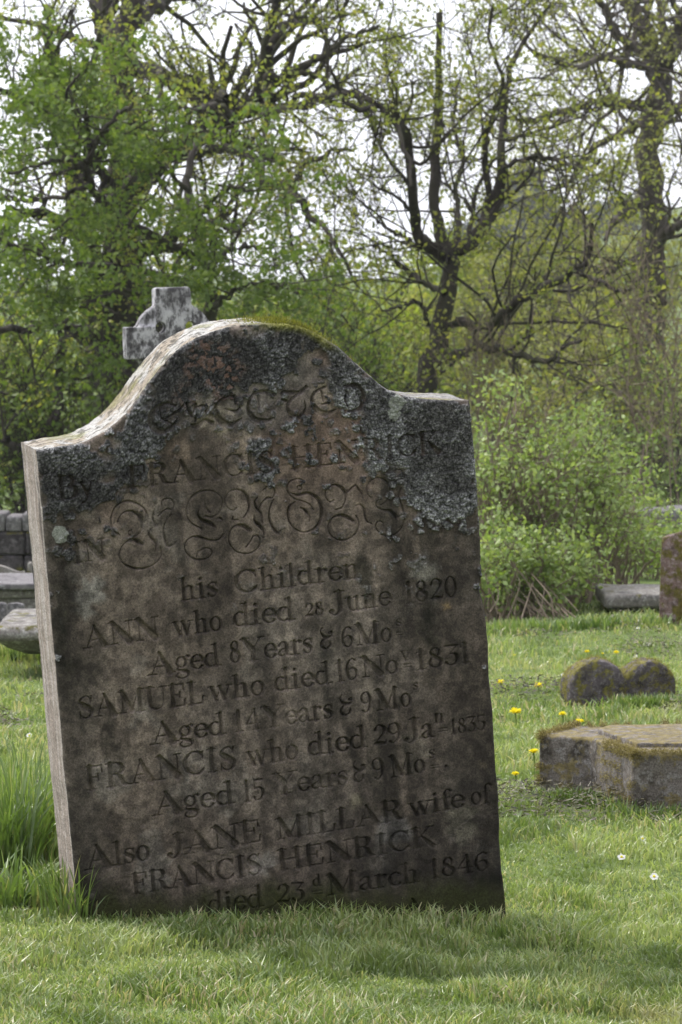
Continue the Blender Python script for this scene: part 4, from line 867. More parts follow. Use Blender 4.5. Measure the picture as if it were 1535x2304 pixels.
# ------------------------------------------------------------------ lawn
def lawn(n, ymin, ymax, rg, h=(.022, .050), w0=.0014, seedless=None, xr=None, hmul=None, outer=False):
    u = rg.uniform(0, 1, n); y = 1 / (1 / ymin + u * (1 / ymax - 1 / ymin))
    x = rg.uniform(-1, 1, n) * (.118 * y + .35) if xr is None else rg.uniform(xr[0], xr[1], n)
    if outer: x = np.sign(x) * (.118 * y + .35 + rg.uniform(0, 1, n) ** 1.3 * 1.6)
    z = gz(x, y)
    clump = fbm(x * 7, y * 7, s=200, o=4); cl2 = fbm(x * 1.3, y * 1.3, s=201, o=3)
    H = rg.uniform(h[0], h[1], n) * (.62 + .38 * sst(4, 7, y)) * (.45 + 1.1 * sst(.3, .7, clump)) * (.7 + .6 * cl2)
    if hmul is not None: H = H * hmul(x, y)
    Wd = (w0 + .00019 * y) * rg.uniform(.6, 1.3, n)
    th = rg.uniform(0, 2 * math.pi, n); ln = rg.uniform(.1, .95, n) * H; la = rg.uniform(0, 2 * math.pi, n)
    s = np.stack([np.cos(th), np.sin(th), 0 * th], 1); L = np.stack([np.cos(la) * ln, np.sin(la) * ln, 0 * la], 1)
    b = np.stack([x, y, z - .003], 1)
    m_ = b + L * .35 + np.stack([0 * x, 0 * x, H * .62], 1); tip = b + L + np.stack([0 * x, 0 * x, H * rg.uniform(.75, 1.0, n)], 1)
    wv = s * Wd[:, None]
    V = np.stack([b - wv, b + wv, m_ + wv * .8, m_ - wv * .8, tip], 1).reshape(-1, 3)
    q = np.arange(n)[:, None] * 5
    return V, q + np.array([[0, 1, 2, 3]]), q + np.array([[3, 2, 4]])
def grass_mat(name, a, b, c_, straw, fs=.12):
    m, t, out = mat_new(name); ge = N(t, 'ShaderNodeNewGeometry')
    c = ramp(t, ge.outputs['Random Per Island'], [(0, a), (.5, b), (1 - fs, c_), (1 - fs + .01, straw), (1, straw)])
    c = mixc(t, ramp(t, noise(t, 1.6, 5, .6), [(.40, g3(0)), (.62, g3(.6))]), c, c_)
    c = mixc(t, ramp(t, noise(t, 3.7, 5, .65), [(.50, g3(0)), (.62, g3(.75))]), c, a)
    c = mixc(t, ramp(t, noise(t, 2.1, 5, .7), [(.58, g3(0)), (.68, g3(.55))]), c, straw)
    d = N(t, 'ShaderNodeBsdfDiffuse'); tl_ = N(t, 'ShaderNodeBsdfTranslucent'); mx_ = N(t, 'ShaderNodeMixShader'); mx_.inputs[0].default_value = .42
    t.links.new(c, d.inputs[0]); t.links.new(mixc(t, 1.0, c, (1.15, 1.2, .6), 'MULTIPLY'), tl_.inputs[0])
    t.links.new(d.outputs[0], mx_.inputs[1]); t.links.new(tl_.outputs[0], mx_.inputs[2])
    gl = N(t, 'ShaderNodeBsdfGlossy'); gl.inputs['Roughness'].default_value = .38
    m2 = N(t, 'ShaderNodeMixShader'); m2.inputs[0].default_value = .05
    t.links.new(mx_.outputs[0], m2.inputs[1]); t.links.new(gl.outputs[0], m2.inputs[2]); t.links.new(m2.outputs[0], out.inputs[0]); return m
LAWN = grass_mat('lawn_grass', (.10, .155, .04), (.22, .30, .088), (.38, .44, .20), (.48, .42, .27), .20)
LONG = grass_mat('long_grass', (.065, .115, .028), (.12, .19, .05), (.23, .31, .10), (.40, .37, .20), .12)
rg = np.random.default_rng(23)
V, f4, f3 = lawn(460000, 2.9, 17.5, rg, h=(.014, .038), w0=.0008)
n2_ = 170000; u = rg.uniform(0, 1, n2_); ys_ = 1 / (1 / 2.9 + u * (1 / 17.5 - 1 / 2.9))
V2, g4, g3_ = lawn(n2_, 2.9, 17.5, rg, h=(.014, .038), w0=.0012, outer=True)
tag(mesh_np('grass', np.concatenate([V, V2]), [np.concatenate([f4, g4 + len(V)]), np.concatenate([f3, g3_ + len(V)])], LAWN, smooth=False), kind='stuff')

def tuft(name, label, centers, n, H, rg, mat, parent=None, wd=.003, spread=.05, lean=.6, group=None, cat='grass tuft'):
    """a clump of long blades round a few centres"""
    c = np.array(centers)[rg.integers(0, len(centers), n)]
    x = c[:, 0] + rg.normal(0, spread, n); y = c[:, 1] + rg.normal(0, spread, n); z = gz(x, y) - .01
    Hh = H * rg.uniform(.45, 1.15, n); la = np.arctan2(y - c[:, 1], x - c[:, 0]) + rg.normal(0, .9, n); ln = Hh * rg.uniform(.05, lean, n)
    P = [np.stack([x, y, z], 1)]
    for q, t_ in enumerate((.3, .6, .85, 1.0)):
        zz = Hh * (t_ - .35 * (ln / Hh) * t_ ** 3); P.append(P[0] + np.stack([np.cos(la) * ln * t_ ** 2, np.sin(la) * ln * t_ ** 2, zz], 1))
    th = la + math.pi / 2 + rg.normal(0, .5, n); s = np.stack([np.cos(th), np.sin(th), 0 * th], 1) * (wd * rg.uniform(.6, 1.3, n))[:, None]
    V = np.stack([P[0] - s, P[0] + s, P[1] + s, P[1] - s, P[2] + s * .85, P[2] - s * .85, P[3] + s * .5, P[3] - s * .5, P[4]], 1)
    q = np.arange(n)[:, None] * 9
    f4 = np.concatenate([q + np.array([[0, 1, 2, 3]]), q + np.array([[3, 2, 4, 5]]), q + np.array([[5, 4, 6, 7]])]); f3 = q + np.array([[7, 6, 8]])
    o = mesh_np(name, V.reshape(-1, 3), [f4, f3], mat, smooth=False)
    return tag(o, label, cat, group)
def gp(px, py, Y=None): return tuple(gpt(px, py, Y)[:2])
TGp = 'uncut tufts of grass left by the mower'
tuft('grass_tuft', 'tall dark green tuft of uncut grass against the lower left edge of the headstone', [gp(40, 2020), gp(90, 1990), gp(130, 1985), gp(20, 1960), gp(60, 1930), gp(5, 2030)], 900, .25, rg, LONG, spread=.035, group=TGp)
tuft('grass_tuft', 'drooping pale tuft of long grass at the left edge below the tall tuft', [gp(10, 2100), gp(50, 2090)], 190, .13, rg, LONG, spread=.03, lean=1.1, group=TGp)
fb = [tuple((O + U_ * u - V_ * .985 + nn * .012)[:2] + np.array([0, -.01])) for u in np.linspace(.03, .85, 30)]
tuft('grass_tuft', 'fringe of uncut grass along the foot of the inscribed headstone', fb, 1100, .030, rg, LONG, spread=.018, wd=.0016, group=TGp)
sb = [tuple((O - U_ * .02 - V_ * .95 - nn * w_)[:2]) for w_ in np.linspace(-.02, .14, 6)]
tuft('grass_tuft', 'grass growing up the pale left side of the headstone', sb, 260, .13, rg, LONG, spread=.02, wd=.002, group=TGp)
tuft('grass_tuft', 'grass around the right corner of the headstone foot', [gp(1130 + q * 8, 2050, 6.3 + q * .012) for q in range(8)], 420, .045, rg, LONG, spread=.018, wd=.0018, group=TGp)
tuft('grass_tuft', 'long grass in front of the right lobe of the twin lobed stone', [gp(1400 + q * 16, 1612) for q in range(9)], 900, .065, rg, LONG, spread=.035, wd=.003, group=TGp)
tuft('grass_tuft', 'shaded uncut grass below the low table slab at the left', [gp(10 + q * 9, 1500) for q in range(16)], 1400, .10, rg, LONG, spread=.07, wd=.0035, group=TGp)
tuft('grass_tuft', 'uncut grass along the foot of the mossy ledger', [tuple(at(1222 + q * 12, 1700, 8.13 - .3 * min(1, max(0, (q - 9) / 8)))[:2]) for q in range(30)], 1100, .055, rg, LONG, spread=.025, wd=.002, group=TGp)
tuft('grass_tuft', 'long grass at the foot of the bramble thicket', [gp(1105 + q * 13, 1412) for q in range(29)], 1100, .08, rg, LONG, spread=.10, wd=.004, group=TGp)

# dry clippings left by the mower
CLIP = leaf_mat('dry_clippings', (.05, .05, .035), (.11, .10, .07), (.21, .185, .13), .1)
n = 110000; y = 1 / (1 / 6.6 + rg.uniform(0, 1, n) * (1 / 17.0 - 1 / 6.6)); x = rg.uniform(-1, 1, n) * (.118 * y + .3)
dn = fbm(x * 2.2 + 4, y * 1.1, s=210, o=5); keep = rg.uniform(0, 1, n) < sst(.505, .60, dn); x, y = x[keep], y[keep]; n = len(x)
z = gz(x, y) + .012 + rg.uniform(.004, .045, n) * sst(.5, .7, dn[keep]); th = rg.uniform(0, 6.28, n); L = rg.uniform(.008, .022, n); d = np.stack([np.cos(th) * L, np.sin(th) * L, rg.normal(0, .004, n)], 1)
s_ = np.stack([-np.sin(th), np.cos(th), rg.normal(0, .6, n)], 1) * (.0006 + .00008 * y)[:, None]; b = np.stack([x, y, z], 1)
V = np.stack([b - s_, b + s_, b + d + s_, b + d - s_], 1).reshape(-1, 3)
tag(mesh_np('grass_clippings', V, [np.arange(len(V)).reshape(-1, 4)], CLIP, smooth=False), kind='stuff')

# ------------------------------------------------------------------ other stones
S_GREY = stone_mat('weathered_grey_stone', (.20, .185, .17), (.085, .078, .075), (.40, .39, .37), .4, moss=-.05, mosscol=(.13, .12, .03), scale=7, mosstop=.03)
def blotched():
    m, t, out = mat_new('blotched_marble'); n1 = noise(t, 34, 7, .75, dim=(1, 1, .5)); n2 = noise(t, 8, 4)
    c = ramp(t, n1, [(.40, (.05, .046, .05)), (.49, (.15, .145, .15)), (.54, (.40, .39, .41)), (.75, (.60, .59, .61))])
    c = mixc(t, ramp(t, n2, [(.45, g3(0)), (.6, g3(.55))]), c, (.06, .055, .06)); principled(t, out, c, .85, bump(t, n1, .5, .01)); return m
S_CROSS = blotched()
S_LEDGER = stone_mat('mossy_ledger_stone', (.17, .15, .135), (.04, .034, .026), (.30, .29, .28), .3, moss=.0, mosscol=(.22, .18, .085), scale=14, mosstop=.10)
S_HEART = stone_mat('dark_mossy_stone', (.11, .095, .10), (.04, .034, .036), (.34, .32, .32), .22, moss=.02, mosscol=(.20, .18, .05), scale=17, mosstop=.07)
S_WALL = stone_mat('wall_stone', (.075, .066, .07), (.028, .025, .027), (.22, .20, .21), .3, moss=-.05, mosscol=(.12, .11, .03), scale=3, mosstop=.1)
S_COPE = stone_mat('coping_stone', (.17, .16, .165), (.07, .066, .07), (.32, .31, .32), .4, scale=8)
S_LEAN = stone_mat('red_brown_mossy_stone', (.17, .115, .10), (.06, .042, .036), (.36, .30, .31), .35, moss=.05, mosscol=(.13, .11, .025), scale=13)

def finish(bm, amp=.006, fr=14, seed=1, cuts=0, maxlen=None):
    if maxlen:
        for _ in range(6):
            le = [e_ for e_ in bm.edges if e_.calc_length() > maxlen]
            if not le: break
            bmesh.ops.subdivide_edges(bm, edges=le, cuts=1, use_grid_fill=True)
        bmesh.ops.triangulate(bm, faces=[f for f in bm.faces if len(f.verts) > 4])
    bm.normal_update()
    if amp:
        P = np.array([v.co[:] for v in bm.verts]); Nn = np.array([v.normal[:] for v in bm.verts])
        dsp = (fbm(P[:, 0] * fr + 50, P[:, 1] * fr + 50, P[:, 2] * fr + 50, s=seed, o=4) - .5) * 2 * amp
        P = P + Nn * dsp[:, None]
        for v, p in zip(bm.verts, P): v.co = p
    bmesh.ops.recalc_face_normals(bm, faces=bm.faces)
def bm_obj(bm, name, mat, parent=None, smooth=True):
    me = bpy.data.meshes.new(name); bm.to_mesh(me); bm.free(); me.materials.append(mat)
    for p in me.polygons: p.use_smooth = smooth
    o = bpy.data.objects.new(name, me); COL.objects.link(o)
    if parent is not None: o.parent = parent
    return o
def prism(bm, poly, axis, a, b, bev=.008, seg=2):
    """extrude polygon: axis 'y' -> poly in (x,z) from y=a..b ; axis 'z' -> poly in (x,y) from z=a..b"""
    n0_ = len(bm.verts)
    mk = (lambda p, t_: (p[0], t_, p[1])) if axis == 'y' else (lambda p, t_: (p[0], p[1], t_))
    v1 = [bm.verts.new(mk(p, a)) for p in poly]; v2 = [bm.verts.new(mk(p, b)) for p in poly]
    fs = [bm.faces.new(v1), bm.faces.new(v2[::-1])]; k = len(poly)
    for q in range(k): fs.append(bm.faces.new((v1[q], v2[q], v2[(q + 1) % k], v1[(q + 1) % k])))
    bmesh.ops.recalc_face_normals(bm, faces=fs)
    if bev:
        es = list({e_ for f in fs for e_ in f.edges if len(e_.link_faces) == 2 and e_.calc_face_angle(0) > .6})
        bmesh.ops.bevel(bm, geom=es, offset=bev, segments=seg, affect='EDGES', profile=.6, clamp_overlap=True)
def boxp(x0, x1, y0, y1): return [(x0, y0), (x1, y0), (x1, y1), (x0, y1)]
def place(root, loc, rz=0, rx=0, ry=0): root.location = loc; root.rotation_euler = (rx, ry, rz)
def remesh(o, vox):
    md = o.modifiers.new('r', 'REMESH'); md.mode = 'VOXEL'; md.voxel_size = vox; md.use_smooth_shade = True
    dg = bpy.context.evaluated_depsgraph_get(); me = bpy.data.meshes.new_from_object(o.evaluated_get(dg)); o.modifiers.clear(); o.data = me
def roughen(o, amp, fr, seed=3):
    me = o.data; n = len(me.vertices); P = np.empty(n * 3, np.float32); me.vertices.foreach_get('co', P); P = P.reshape(-1, 3).astype(float)
    Nn = np.empty(n * 3, np.float32); me.vertex_normals.foreach_get('vector', Nn); Nn = Nn.reshape(-1, 3)
    P = P + Nn * ((fbm(P[:, 0] * fr + 30, P[:, 1] * fr + 30, P[:, 2] * fr + 30, s=seed, o=4) - .5) * 2 * amp)[:, None]
    me.vertices.foreach_set('co', P.astype(np.float32).ravel()); me.update()

# stone cross with pierced ring
Yc = 13.5; base = at(388, 1000, Yc); gzc = gat(base[0], Yc); topz = at(388, 646, Yc)[2]; u1 = Yc / F
root = empty('stone_cross', (base[0], Yc, gzc), 'pale blotched stone cross with a pierced ring, standing behind the left slope of the headstone', 'grave cross')
zc_ = at(388, 768, Yc)[2] - gzc; ht = topz - gzc; sw = 41 * u1; aw = 110 * u1; ah = 36 * u1
bm = bmesh.new()
prism(bm, [(-sw * 1.25, .16), (sw * 1.25, .16), (sw, zc_), (sw * .97, ht), (-sw * .97, ht), (-sw, zc_)], 'y', -.05, .05, .003)
prism(bm, boxp(-aw, aw, zc_ - ah, zc_ + ah), 'y', -.05, .05, .003)
k = 40; ro = 92 * u1
prism(bm, [(ro * math.cos(q * 2 * math.pi / k), zc_ + ro * math.sin(q * 2 * math.pi / k)) for q in range(k)], 'y', -.032, .032, .002)
hd = bm_obj(bm, 'cross_shaft', S_CROSS, root)
remesh(hd, .006)
hb = bmesh.new()
for sx in (-1, 1):
    for sz in (-1, 1):
        M_ = Matrix.Translation((sx * 34 * u1 + .006, 0, zc_ + sz * 33 * u1)) @ Matrix.Rotation(R(90), 4, 'X')
        bmesh.ops.create_cone(hb, cap_ends=True, segments=20, radius1=12.5 * u1, radius2=12.5 * u1, depth=.3, matrix=M_)
cut = bm_obj(hb, 'cutter', S_CROSS); md = hd.modifiers.new('b', 'BOOLEAN'); md.object = cut; md.operation = 'DIFFERENCE'; md.solver = 'EXACT'
cut.parent = root
bpy.context.view_layer.update()
me = bpy.data.meshes.new_from_object(hd.evaluated_get(bpy.context.evaluated_depsgraph_get())); hd.modifiers.clear(); hd.data = me
for p in me.polygons: p.use_smooth = True
bpy.data.objects.remove(cut); roughen(hd, .003, 30)
bm = bmesh.new(); prism(bm, boxp(-.22, .22, -.14, .14), 'z', -.1, .17, .012); finish(bm, .004, maxlen=.06); bm_obj(bm, 'plinth', S_GREY, root)
root.rotation_euler = (0, R(-2), R(12)); root.location.x += .05

def grave(name, label, cat, px, py, Y, Wm, Hm, Tm, top, mat, rz=0, ry=0, rx=0, group=None, z=None, amp=.006, bev=.012):
    """headstone seen with its foot's middle at px; top = list of (x fraction, z fraction)"""
    p = at(px, py, Y); z = gat(p[0], Y) if z is None else z
    root = empty(name, (p[0], Y, z), label, cat, group)
    pts = smooth_line(top, 24) if len(top) > 2 else np.array(top)
    poly = [(-Wm / 2, -.15), (Wm / 2, -.15)] + [((a - .5) * Wm, b * Hm) for a, b in pts[::-1]]
    bm = bmesh.new(); prism(bm, poly, 'y', -Tm / 2, Tm / 2, bev); finish(bm, amp, 12, maxlen=.12)
    bm_obj(bm, 'slab', mat, root)
    root.rotation_euler = (rx, ry, rz); return root
FL_ = [(0, 1), (1, 1)]
# left group
z18 = at(0, 1300, 19)[2]
# low table slab
Yt = 13.2; pt = at(330, 1390, Yt); zt = at(0, 1388, Yt)[2]; gt = gat(pt[0], Yt)
root = empty('table_tomb', (pt[0], Yt, gt), 'low table tomb with a thick moulded slab jutting out left of the headstone', 'tomb')
wm_ = (pt[0] - at(2, 1390, Yt)[0]); hz = zt - gt
prof = [(0, 0), (.03, .012), (.045, .035), (.04, .055), (.0, .062)]
bm = bmesh.new()
secs = [(-.02, hz - .125), (.05 - .22, hz - .115), (-.10, hz - .095), (-.035, hz - .062), (-.005, hz - .045), (0, hz - .03), (-.012, hz - .008), (-.05, hz + .0)]
rings = []
for ins, zz in [(.19, hz - .128), (.13, hz - .118), (.06, hz - .090), (.022, hz - .062), (.004, hz - .052), (0, hz - .030), (.010, hz - .008), (.035, hz)]:
    a, b = wm_ - ins, .38 - ins
    rings.append([bm.verts.new(v) for v in ((-a, -b, zz), (a, -b, zz), (a, b, zz), (-a, b, zz))])
for r1, r2 in zip(rings[:-1], rings[1:]):
    for q in range(4): bm.faces.new((r1[q], r1[(q + 1) % 4], r2[(q + 1) % 4], r2[q]))
bm.faces.new(rings[0][::-1]); bm.faces.new(rings[-1]); finish(bm, .007, 16, maxlen=.10)
bm_obj(bm, 'table_slab', S_GREY, root)
bm = bmesh.new(); prism(bm, boxp(-wm_ + .25, wm_ - .25, -.18, .18), 'z', -.1, hz - .13, .01); finish(bm, .004, maxlen=.15); bm_obj(bm, 'plinth', S_GREY, root)
# chest tomb
Yk = 18.6; pk_ = at(-60, 1300, Yk); gk = gat(pk_[0], Yk); hk = at(0, 1302, Yk)[2] - gk; uk = Yk / F
root = empty('chest_tomb', (pk_[0], Yk, gk), 'grey chest tomb with a pale moulded lid at the left edge before the wall', 'tomb')
bm = bmesh.new(); prism(bm, boxp(-.42, .42, -.36, .36), 'z', hk - .035, hk, .01); finish(bm, .003, maxlen=.15); bm_obj(bm, 'lid', S_COPE, root)
bm = bmesh.new(); prism(bm, boxp(-.38, .38, -.32, .32), 'z', hk - .085, hk - .037, .015); finish(bm, .003, maxlen=.15); bm_obj(bm, 'moulding', S_GREY, root)
bm = bmesh.new(); prism(bm, boxp(-.35, .35, -.29, .29), 'z', -.1, hk - .087, .006); finish(bm, .004, maxlen=.15); bm_obj(bm, 'chest', S_GREY, root)
for xa in (.26, -.345):
    bm = bmesh.new(); prism(bm, boxp(xa, xa + .085, -.31, -.28), 'z', -.1, hk - .087, .006); finish(bm, .002, maxlen=.15); bm_obj(bm, 'corner_pilaster', S_GREY, root)
root.rotation_euler = (0, 0, R(6))
HG = 'headstones around the lawn'
zr_ = lambda px, top, Y: at(px, top, Y)[2] - gat(at(px, 1000, Y)[0], Y)
grave('headstone', 'grey headstone with a rolling scrolled top behind the chest tomb', 'headstone', 2, 1300, 20.5, .30, zr_(2, 1272, 20.5), .10, [(0, .97), (.2, 1.0), (.5, 1.0), (.75, .955), (.9, .93), (1, .935)], S_GREY, rz=R(5), group=HG)
grave('headstone', 'narrow leaning grey headstone just beyond the chest tomb, partly hidden by the large headstone', 'headstone', 72, 1300, 20, .12, zr_(72, 1262, 20), .09, [(0, .985), (1, 1.0)], S_GREY, ry=R(4), group=HG)
grave('headstone', 'small square topped headstone in front of the chest tomb', 'headstone', 37, 1390, 17, .085, zr_(37, 1357, 17), .05, [(0, .97), (.5, 1.0), (1, .97)], S_COPE, group=HG)
grave('headstone', 'small headstone cut by the left edge of the photo in front of the chest tomb', 'headstone', 2, 1390, 17.2, .06, zr_(2, 1356, 17.2), .05, FL_, S_COPE, rz=R(12), group=HG)
# right group: leaning headstone at the frame edge
Yr = 16.2; pr_ = gpt(1560, 1418, Yr)
r_ = grave('headstone', 'red brown leaning headstone with mossy foot at the right edge of the lawn', 'headstone', 1568, 1418, Yr, .34, zr_(1560, 1215, Yr) + .08, .16, [(0, .86), (.1, .87), (.3, .93), (.5, 1.0), (.7, .93), (.9, .87), (1, .86)], S_LEAN, rz=R(-24), ry=R(1.5), group=HG, amp=.012)
# half buried slab under the thicket
Yf = 17.3; pf = at(1600, 1330, Yf); gf_ = gat(pf[0], Yf); hf = at(1400, 1326, Yf)[2] - gf_
root = empty('table_tomb', (pf[0], Yf, gf_), 'low collapsed table tomb with a dark gap beneath its slab, beside the thicket', 'tomb')
bm = bmesh.new(); prism(bm, boxp(-.58, .58, -.33, .33), 'z', hf - .07, hf, .018); finish(bm, .012, 9, maxlen=.09); bm_obj(bm, 'table_slab', S_GREY, root)
bm = bmesh.new(); prism(bm, boxp(-.22, .5, -.26, .26), 'z', -.1, hf - .073, .01); finish(bm, .01, 9, maxlen=.12); bm_obj(bm, 'plinth', S_WALL, root)
bm = bmesh.new(); prism(bm, boxp(-.50, -.43, -.22, .22), 'z', -.1, hf - .073, .01); finish(bm, .01, 9, maxlen=.12); bm_obj(bm, 'end_support', S_WALL, root)
# twin lobed stone
Yh = ground_y(1600); ph = gpt(1392, 1596, Yh); uh = Yh / F
root = empty('double_headstone', tuple(ph), 'squat dark double headstone with two round mossy lobes joined side by side on the lawn', 'headstone')
bm = bmesh.new()
def lobe(cx, cz, rr_, n=36): return [(cx + rr_ * math.cos(q * 2 * math.pi / n), cz + rr_ * math.sin(q * 2 * math.pi / n)) for q in range(n)]
prism(bm, lobe(-60 * uh, 42 * uh, 70 * uh), 'y', -.055, .055, .018); prism(bm, lobe(66 * uh, 44 * uh, 62 * uh), 'y', -.05, .06, .018)
prism(bm, boxp(-124 * uh, 120 * uh, -.12, 14 * uh), 'y', -.055, .055, .015)
hs = bm_obj(bm, 'slab', S_HEART, root); remesh(hs, .007); roughen(hs, .012, 16)
dg_ = hs.data; P = np.array([v.co[:] for v in dg_.vertices]); Nn = np.array([v.normal[:] for v in dg_.vertices])
mskm = (fbm(P[:, 0] * 14 + 9, P[:, 1] * 14 + 9, P[:, 2] * 14 + 9, s=40, o=3) + .12 * Nn[:, 2] + .05 * (Nn[:, 0] < -.3) > .53) & (P[:, 2] > .0)
iq = np.where(mskm)[0]; iq = iq[rg.integers(0, len(iq), 1800)]
MOSSB = leaf_mat('brown_moss', (.09, .075, .018), (.20, .18, .04), (.34, .31, .09), .35)
V, f = tufts(P[iq], Nn[iq], 4, .0055, .004, rg); o = mesh_np('moss', V, [f], MOSSB, root, smooth=False); o['label'] = 'brown green moss cushions'
root.rotation_euler = (0, 0, R(14))
# ledger
def wp(px, py, Y): p = at(px, py, Y); return (p[0], p[1])
A_ = wp(1213, 1655, 8.25); B_ = wp(1330, 1660, 8.2); C_ = wp(1425, 1690, 7.92); D_ = wp(1760, 1690, 7.9); E_ = wp(1760, 1625, 8.5); F_ = wp(1292, 1633, 8.42)
tz = at(1213, 1650, 8.25)[2]
cx_ = np.mean([A_, D_], 0); g0 = gat(cx_[0], cx_[1])
root = empty('ledger_stone', (cx_[0], cx_[1], g0), 'low grey ledger stone with a mossy stepped end in the grass, at the right edge', 'grave slab')
poly = [(p[0] - cx_[0], p[1] - cx_[1]) for p in (A_, B_, C_, D_, E_, F_)]
bm = bmesh.new(); prism(bm, poly, 'z', -.14, tz - g0 - .004, .010, 3); finish(bm, .007, 18, maxlen=.04); ls = bm_obj(bm, 'slab', S_LEDGER, root)
ins = [(1345, 1655, 8.28), (1432, 1684, 8.02), (1760, 1684, 8.0), (1760, 1640, 8.38), (1370, 1640, 8.36)]
pin = [(wp(*q)[0] - cx_[0], wp(*q)[1] - cx_[1]) for q in ins]
bm = bmesh.new(); prism(bm, pin, 'z', tz - g0 - .02, tz - g0 + .008, .004); finish(bm, .003, 18, maxlen=.04)
o = bm_obj(bm, 'raised_panel', S_LEDGER, root)
me = ls.data; P = np.array([v.co[:] for v in me.vertices]); Nn = np.array([v.normal[:] for v in me.vertices])
wgt = fbm(P[:, 0] * 9 + 9, P[:, 1] * 9 + 9, P[:, 2] * 9 + 9, s=41, o=3) + .04 * (P[:, 0] > wp(1330, 1660, 8.2)[0] - cx_[0]) * (Nn[:, 2] > .3)
iq = np.where((wgt + .05 * (Nn[:, 2] > .6) * (P[:, 0] > -.30) > .50) & (P[:, 2] > .02))[0]; iq = iq[rg.integers(0, len(iq), 14000)]
V, f = tufts(P[iq] + rg.normal(0, .005, (len(iq), 3)), Nn[iq], 4, .0045, .004, rg); MOSSG = leaf_mat('golden_moss', (.10, .08, .03), (.24, .195, .08), (.42, .36, .19), .3)
o = mesh_np('moss', V, [f], MOSSG, root, smooth=False); o['label'] = 'golden brown moss spreading over the slab'

# ------------------------------------------------------------------ boundary wall
def wall(name, label, x0, x1, Y0, Y1, top0, top1, copew, coph, rg, body=1.5):
    """rubble wall with a row of upright coping stones"""
    root = empty(name, ((x0 + x1) / 2, (Y0 + Y1) / 2, gat((x0 + x1) / 2, (Y0 + Y1) / 2)), label, 'wall', 'stretches of the churchyard boundary wall')
    M_ = np.array(root.location); bm = bmesh.new(); ux = (x1 - x0)
    def ypos(x): return Y0 + (Y1 - Y0) * (x - x0) / ux
    def ztop(x): return top0 + (top1 - top0) * (x - x0) / ux
    zrow = 0
    while zrow < body:
        h = rg.uniform(.10, .19); x = x0 - rg.uniform(0, .2)
        while x < x1:
            w_ = rg.uniform(.14, .42); zt_ = ztop(x) - coph - zrow; y_ = ypos(x) + rg.normal(0, .012)
            b0 = len(bm.verts)
            prism(bm, [(x - M_[0] + .004, zt_ - h - M_[2] + .005), (x + w_ - M_[0] - .004, zt_ - h - M_[2] + .005 + rg.normal(0, .008)), (x + w_ - M_[0] - .006, zt_ - M_[2] - .004), (x - M_[0] + .006, zt_ - M_[2] - .004 + rg.normal(0, .006))], 'y', y_ - M_[1] - .2, y_ - M_[1] + .2, .014, 1)
            x += w_
        zrow += h
    finish(bm, .008, 9, 7); bm_obj(bm, 'wall_body', S_WALL, root, False)
    x = x0; c = 0
    while x < x1:
        w_ = copew * rg.uniform(.85, 1.25); h = coph * rg.uniform(.9, 1.12); bm = bmesh.new(); y_ = ypos(x)
        prism(bm, boxp(-w_ / 2 + .004, w_ / 2 - .004, 0, h), 'y', -.19, .19, .016, 2); finish(bm, .008, 12, c, maxlen=.1)
        o = bm_obj(bm, 'coping_stone', S_COPE, root); o.location = (x + w_ / 2 - M_[0], y_ - M_[1], ztop(x) - coph - M_[2]); o.rotation_euler = (0, R(rg.normal(0, 1.5)), 0)
        x += w_; c += 1
zw = at(0, 1152, 25)[2]
wall('boundary_wall', 'dark rubble wall with a row of pale coping stones behind the chest tomb', -7.0, .9, 25, 25, zw, zw - .02, .10, .125, rg)
zw2 = at(1450, 1142, 23.5)[2]
wall('boundary_wall', 'grey coped wall showing above the thicket at the right edge', 1.0, 4.6, 24.2, 23.2, zw2 - .05, zw2 + .03, .13, .14, rg, 1.0)

# ------------------------------------------------------------------ thicket in front of the wall
BG = 'bramble bushes of the thicket'
for (px, Y, tp, wp_, ns, n1, n2, sz, lab) in [
    (1150, 17.8, 890, 260, 46, 170, 1150, .040, 'tallest bramble bush with brown canes, touching the right edge of the headstone'),
    (1290, 18.3, 960, 260, 42, 150, 1000, .040, 'middle bramble bush of the thicket with fresh pale leaves'),
    (1390, 19.3, 1075, 240, 24, 120, 800, .038, 'lower bramble bush at the right end of the thicket below the wall'),
    (1470, 20.3, 1170, 220, 16, 90, 500, .036, 'small leafy bush above the collapsed table tomb'),
    (1230, 17.2, 1200, 330, 22, 110, 700, .042, 'low front skirt of brambles spilling onto the lawn'),
    (1120, 17.1, 1150, 220, 18, 90, 600, .042, 'dark green brambles low beside the headstone edge')]:
    bushy('bramble_bush', lab, 'bramble', BG, px, Y, tp, wp_, ns, L_RASP, TWIG, 6, sz * .80, rg, n1, int(n2 * .62), thin=.0016, spread=.035, depth=.45)
# tangle of dead canes
bc = gpt(1200, 1400, 16.9); root = empty('dead_canes', tuple(bc), 'heap of dead brown bramble canes sticking out from the foot of the thicket', 'dead branches')
a = Acc(); ps = []
for q in range(34):
    px0 = rg.uniform(1095, 1215); py0 = rg.uniform(1255, 1345); px1 = px0 + rg.uniform(-30, 110); py1 = rg.uniform(1375, 1418); Y0 = rg.uniform(16.7, 17.5); Y1 = rg.uniform(16.5, 16.9)
    p0, p1 = at(px0, py0, Y0), at(px1, py1, Y1); p1[2] = max(p1[2], gat(p1[0], Y1) + .01); mid_ = (p0 + p1) / 2 + rg.normal(0, .04, 3) + np.array([0, 0, .04])
    ps.append(smooth_line([p0, mid_, p1], 8))
a.add(*tubes(np.array(ps), np.repeat(rg.uniform(.0015, .005, (34, 1)), 8, 1) * np.linspace(.6, 1, 8)[None], 5)); a.build('canes', TWIG, root)

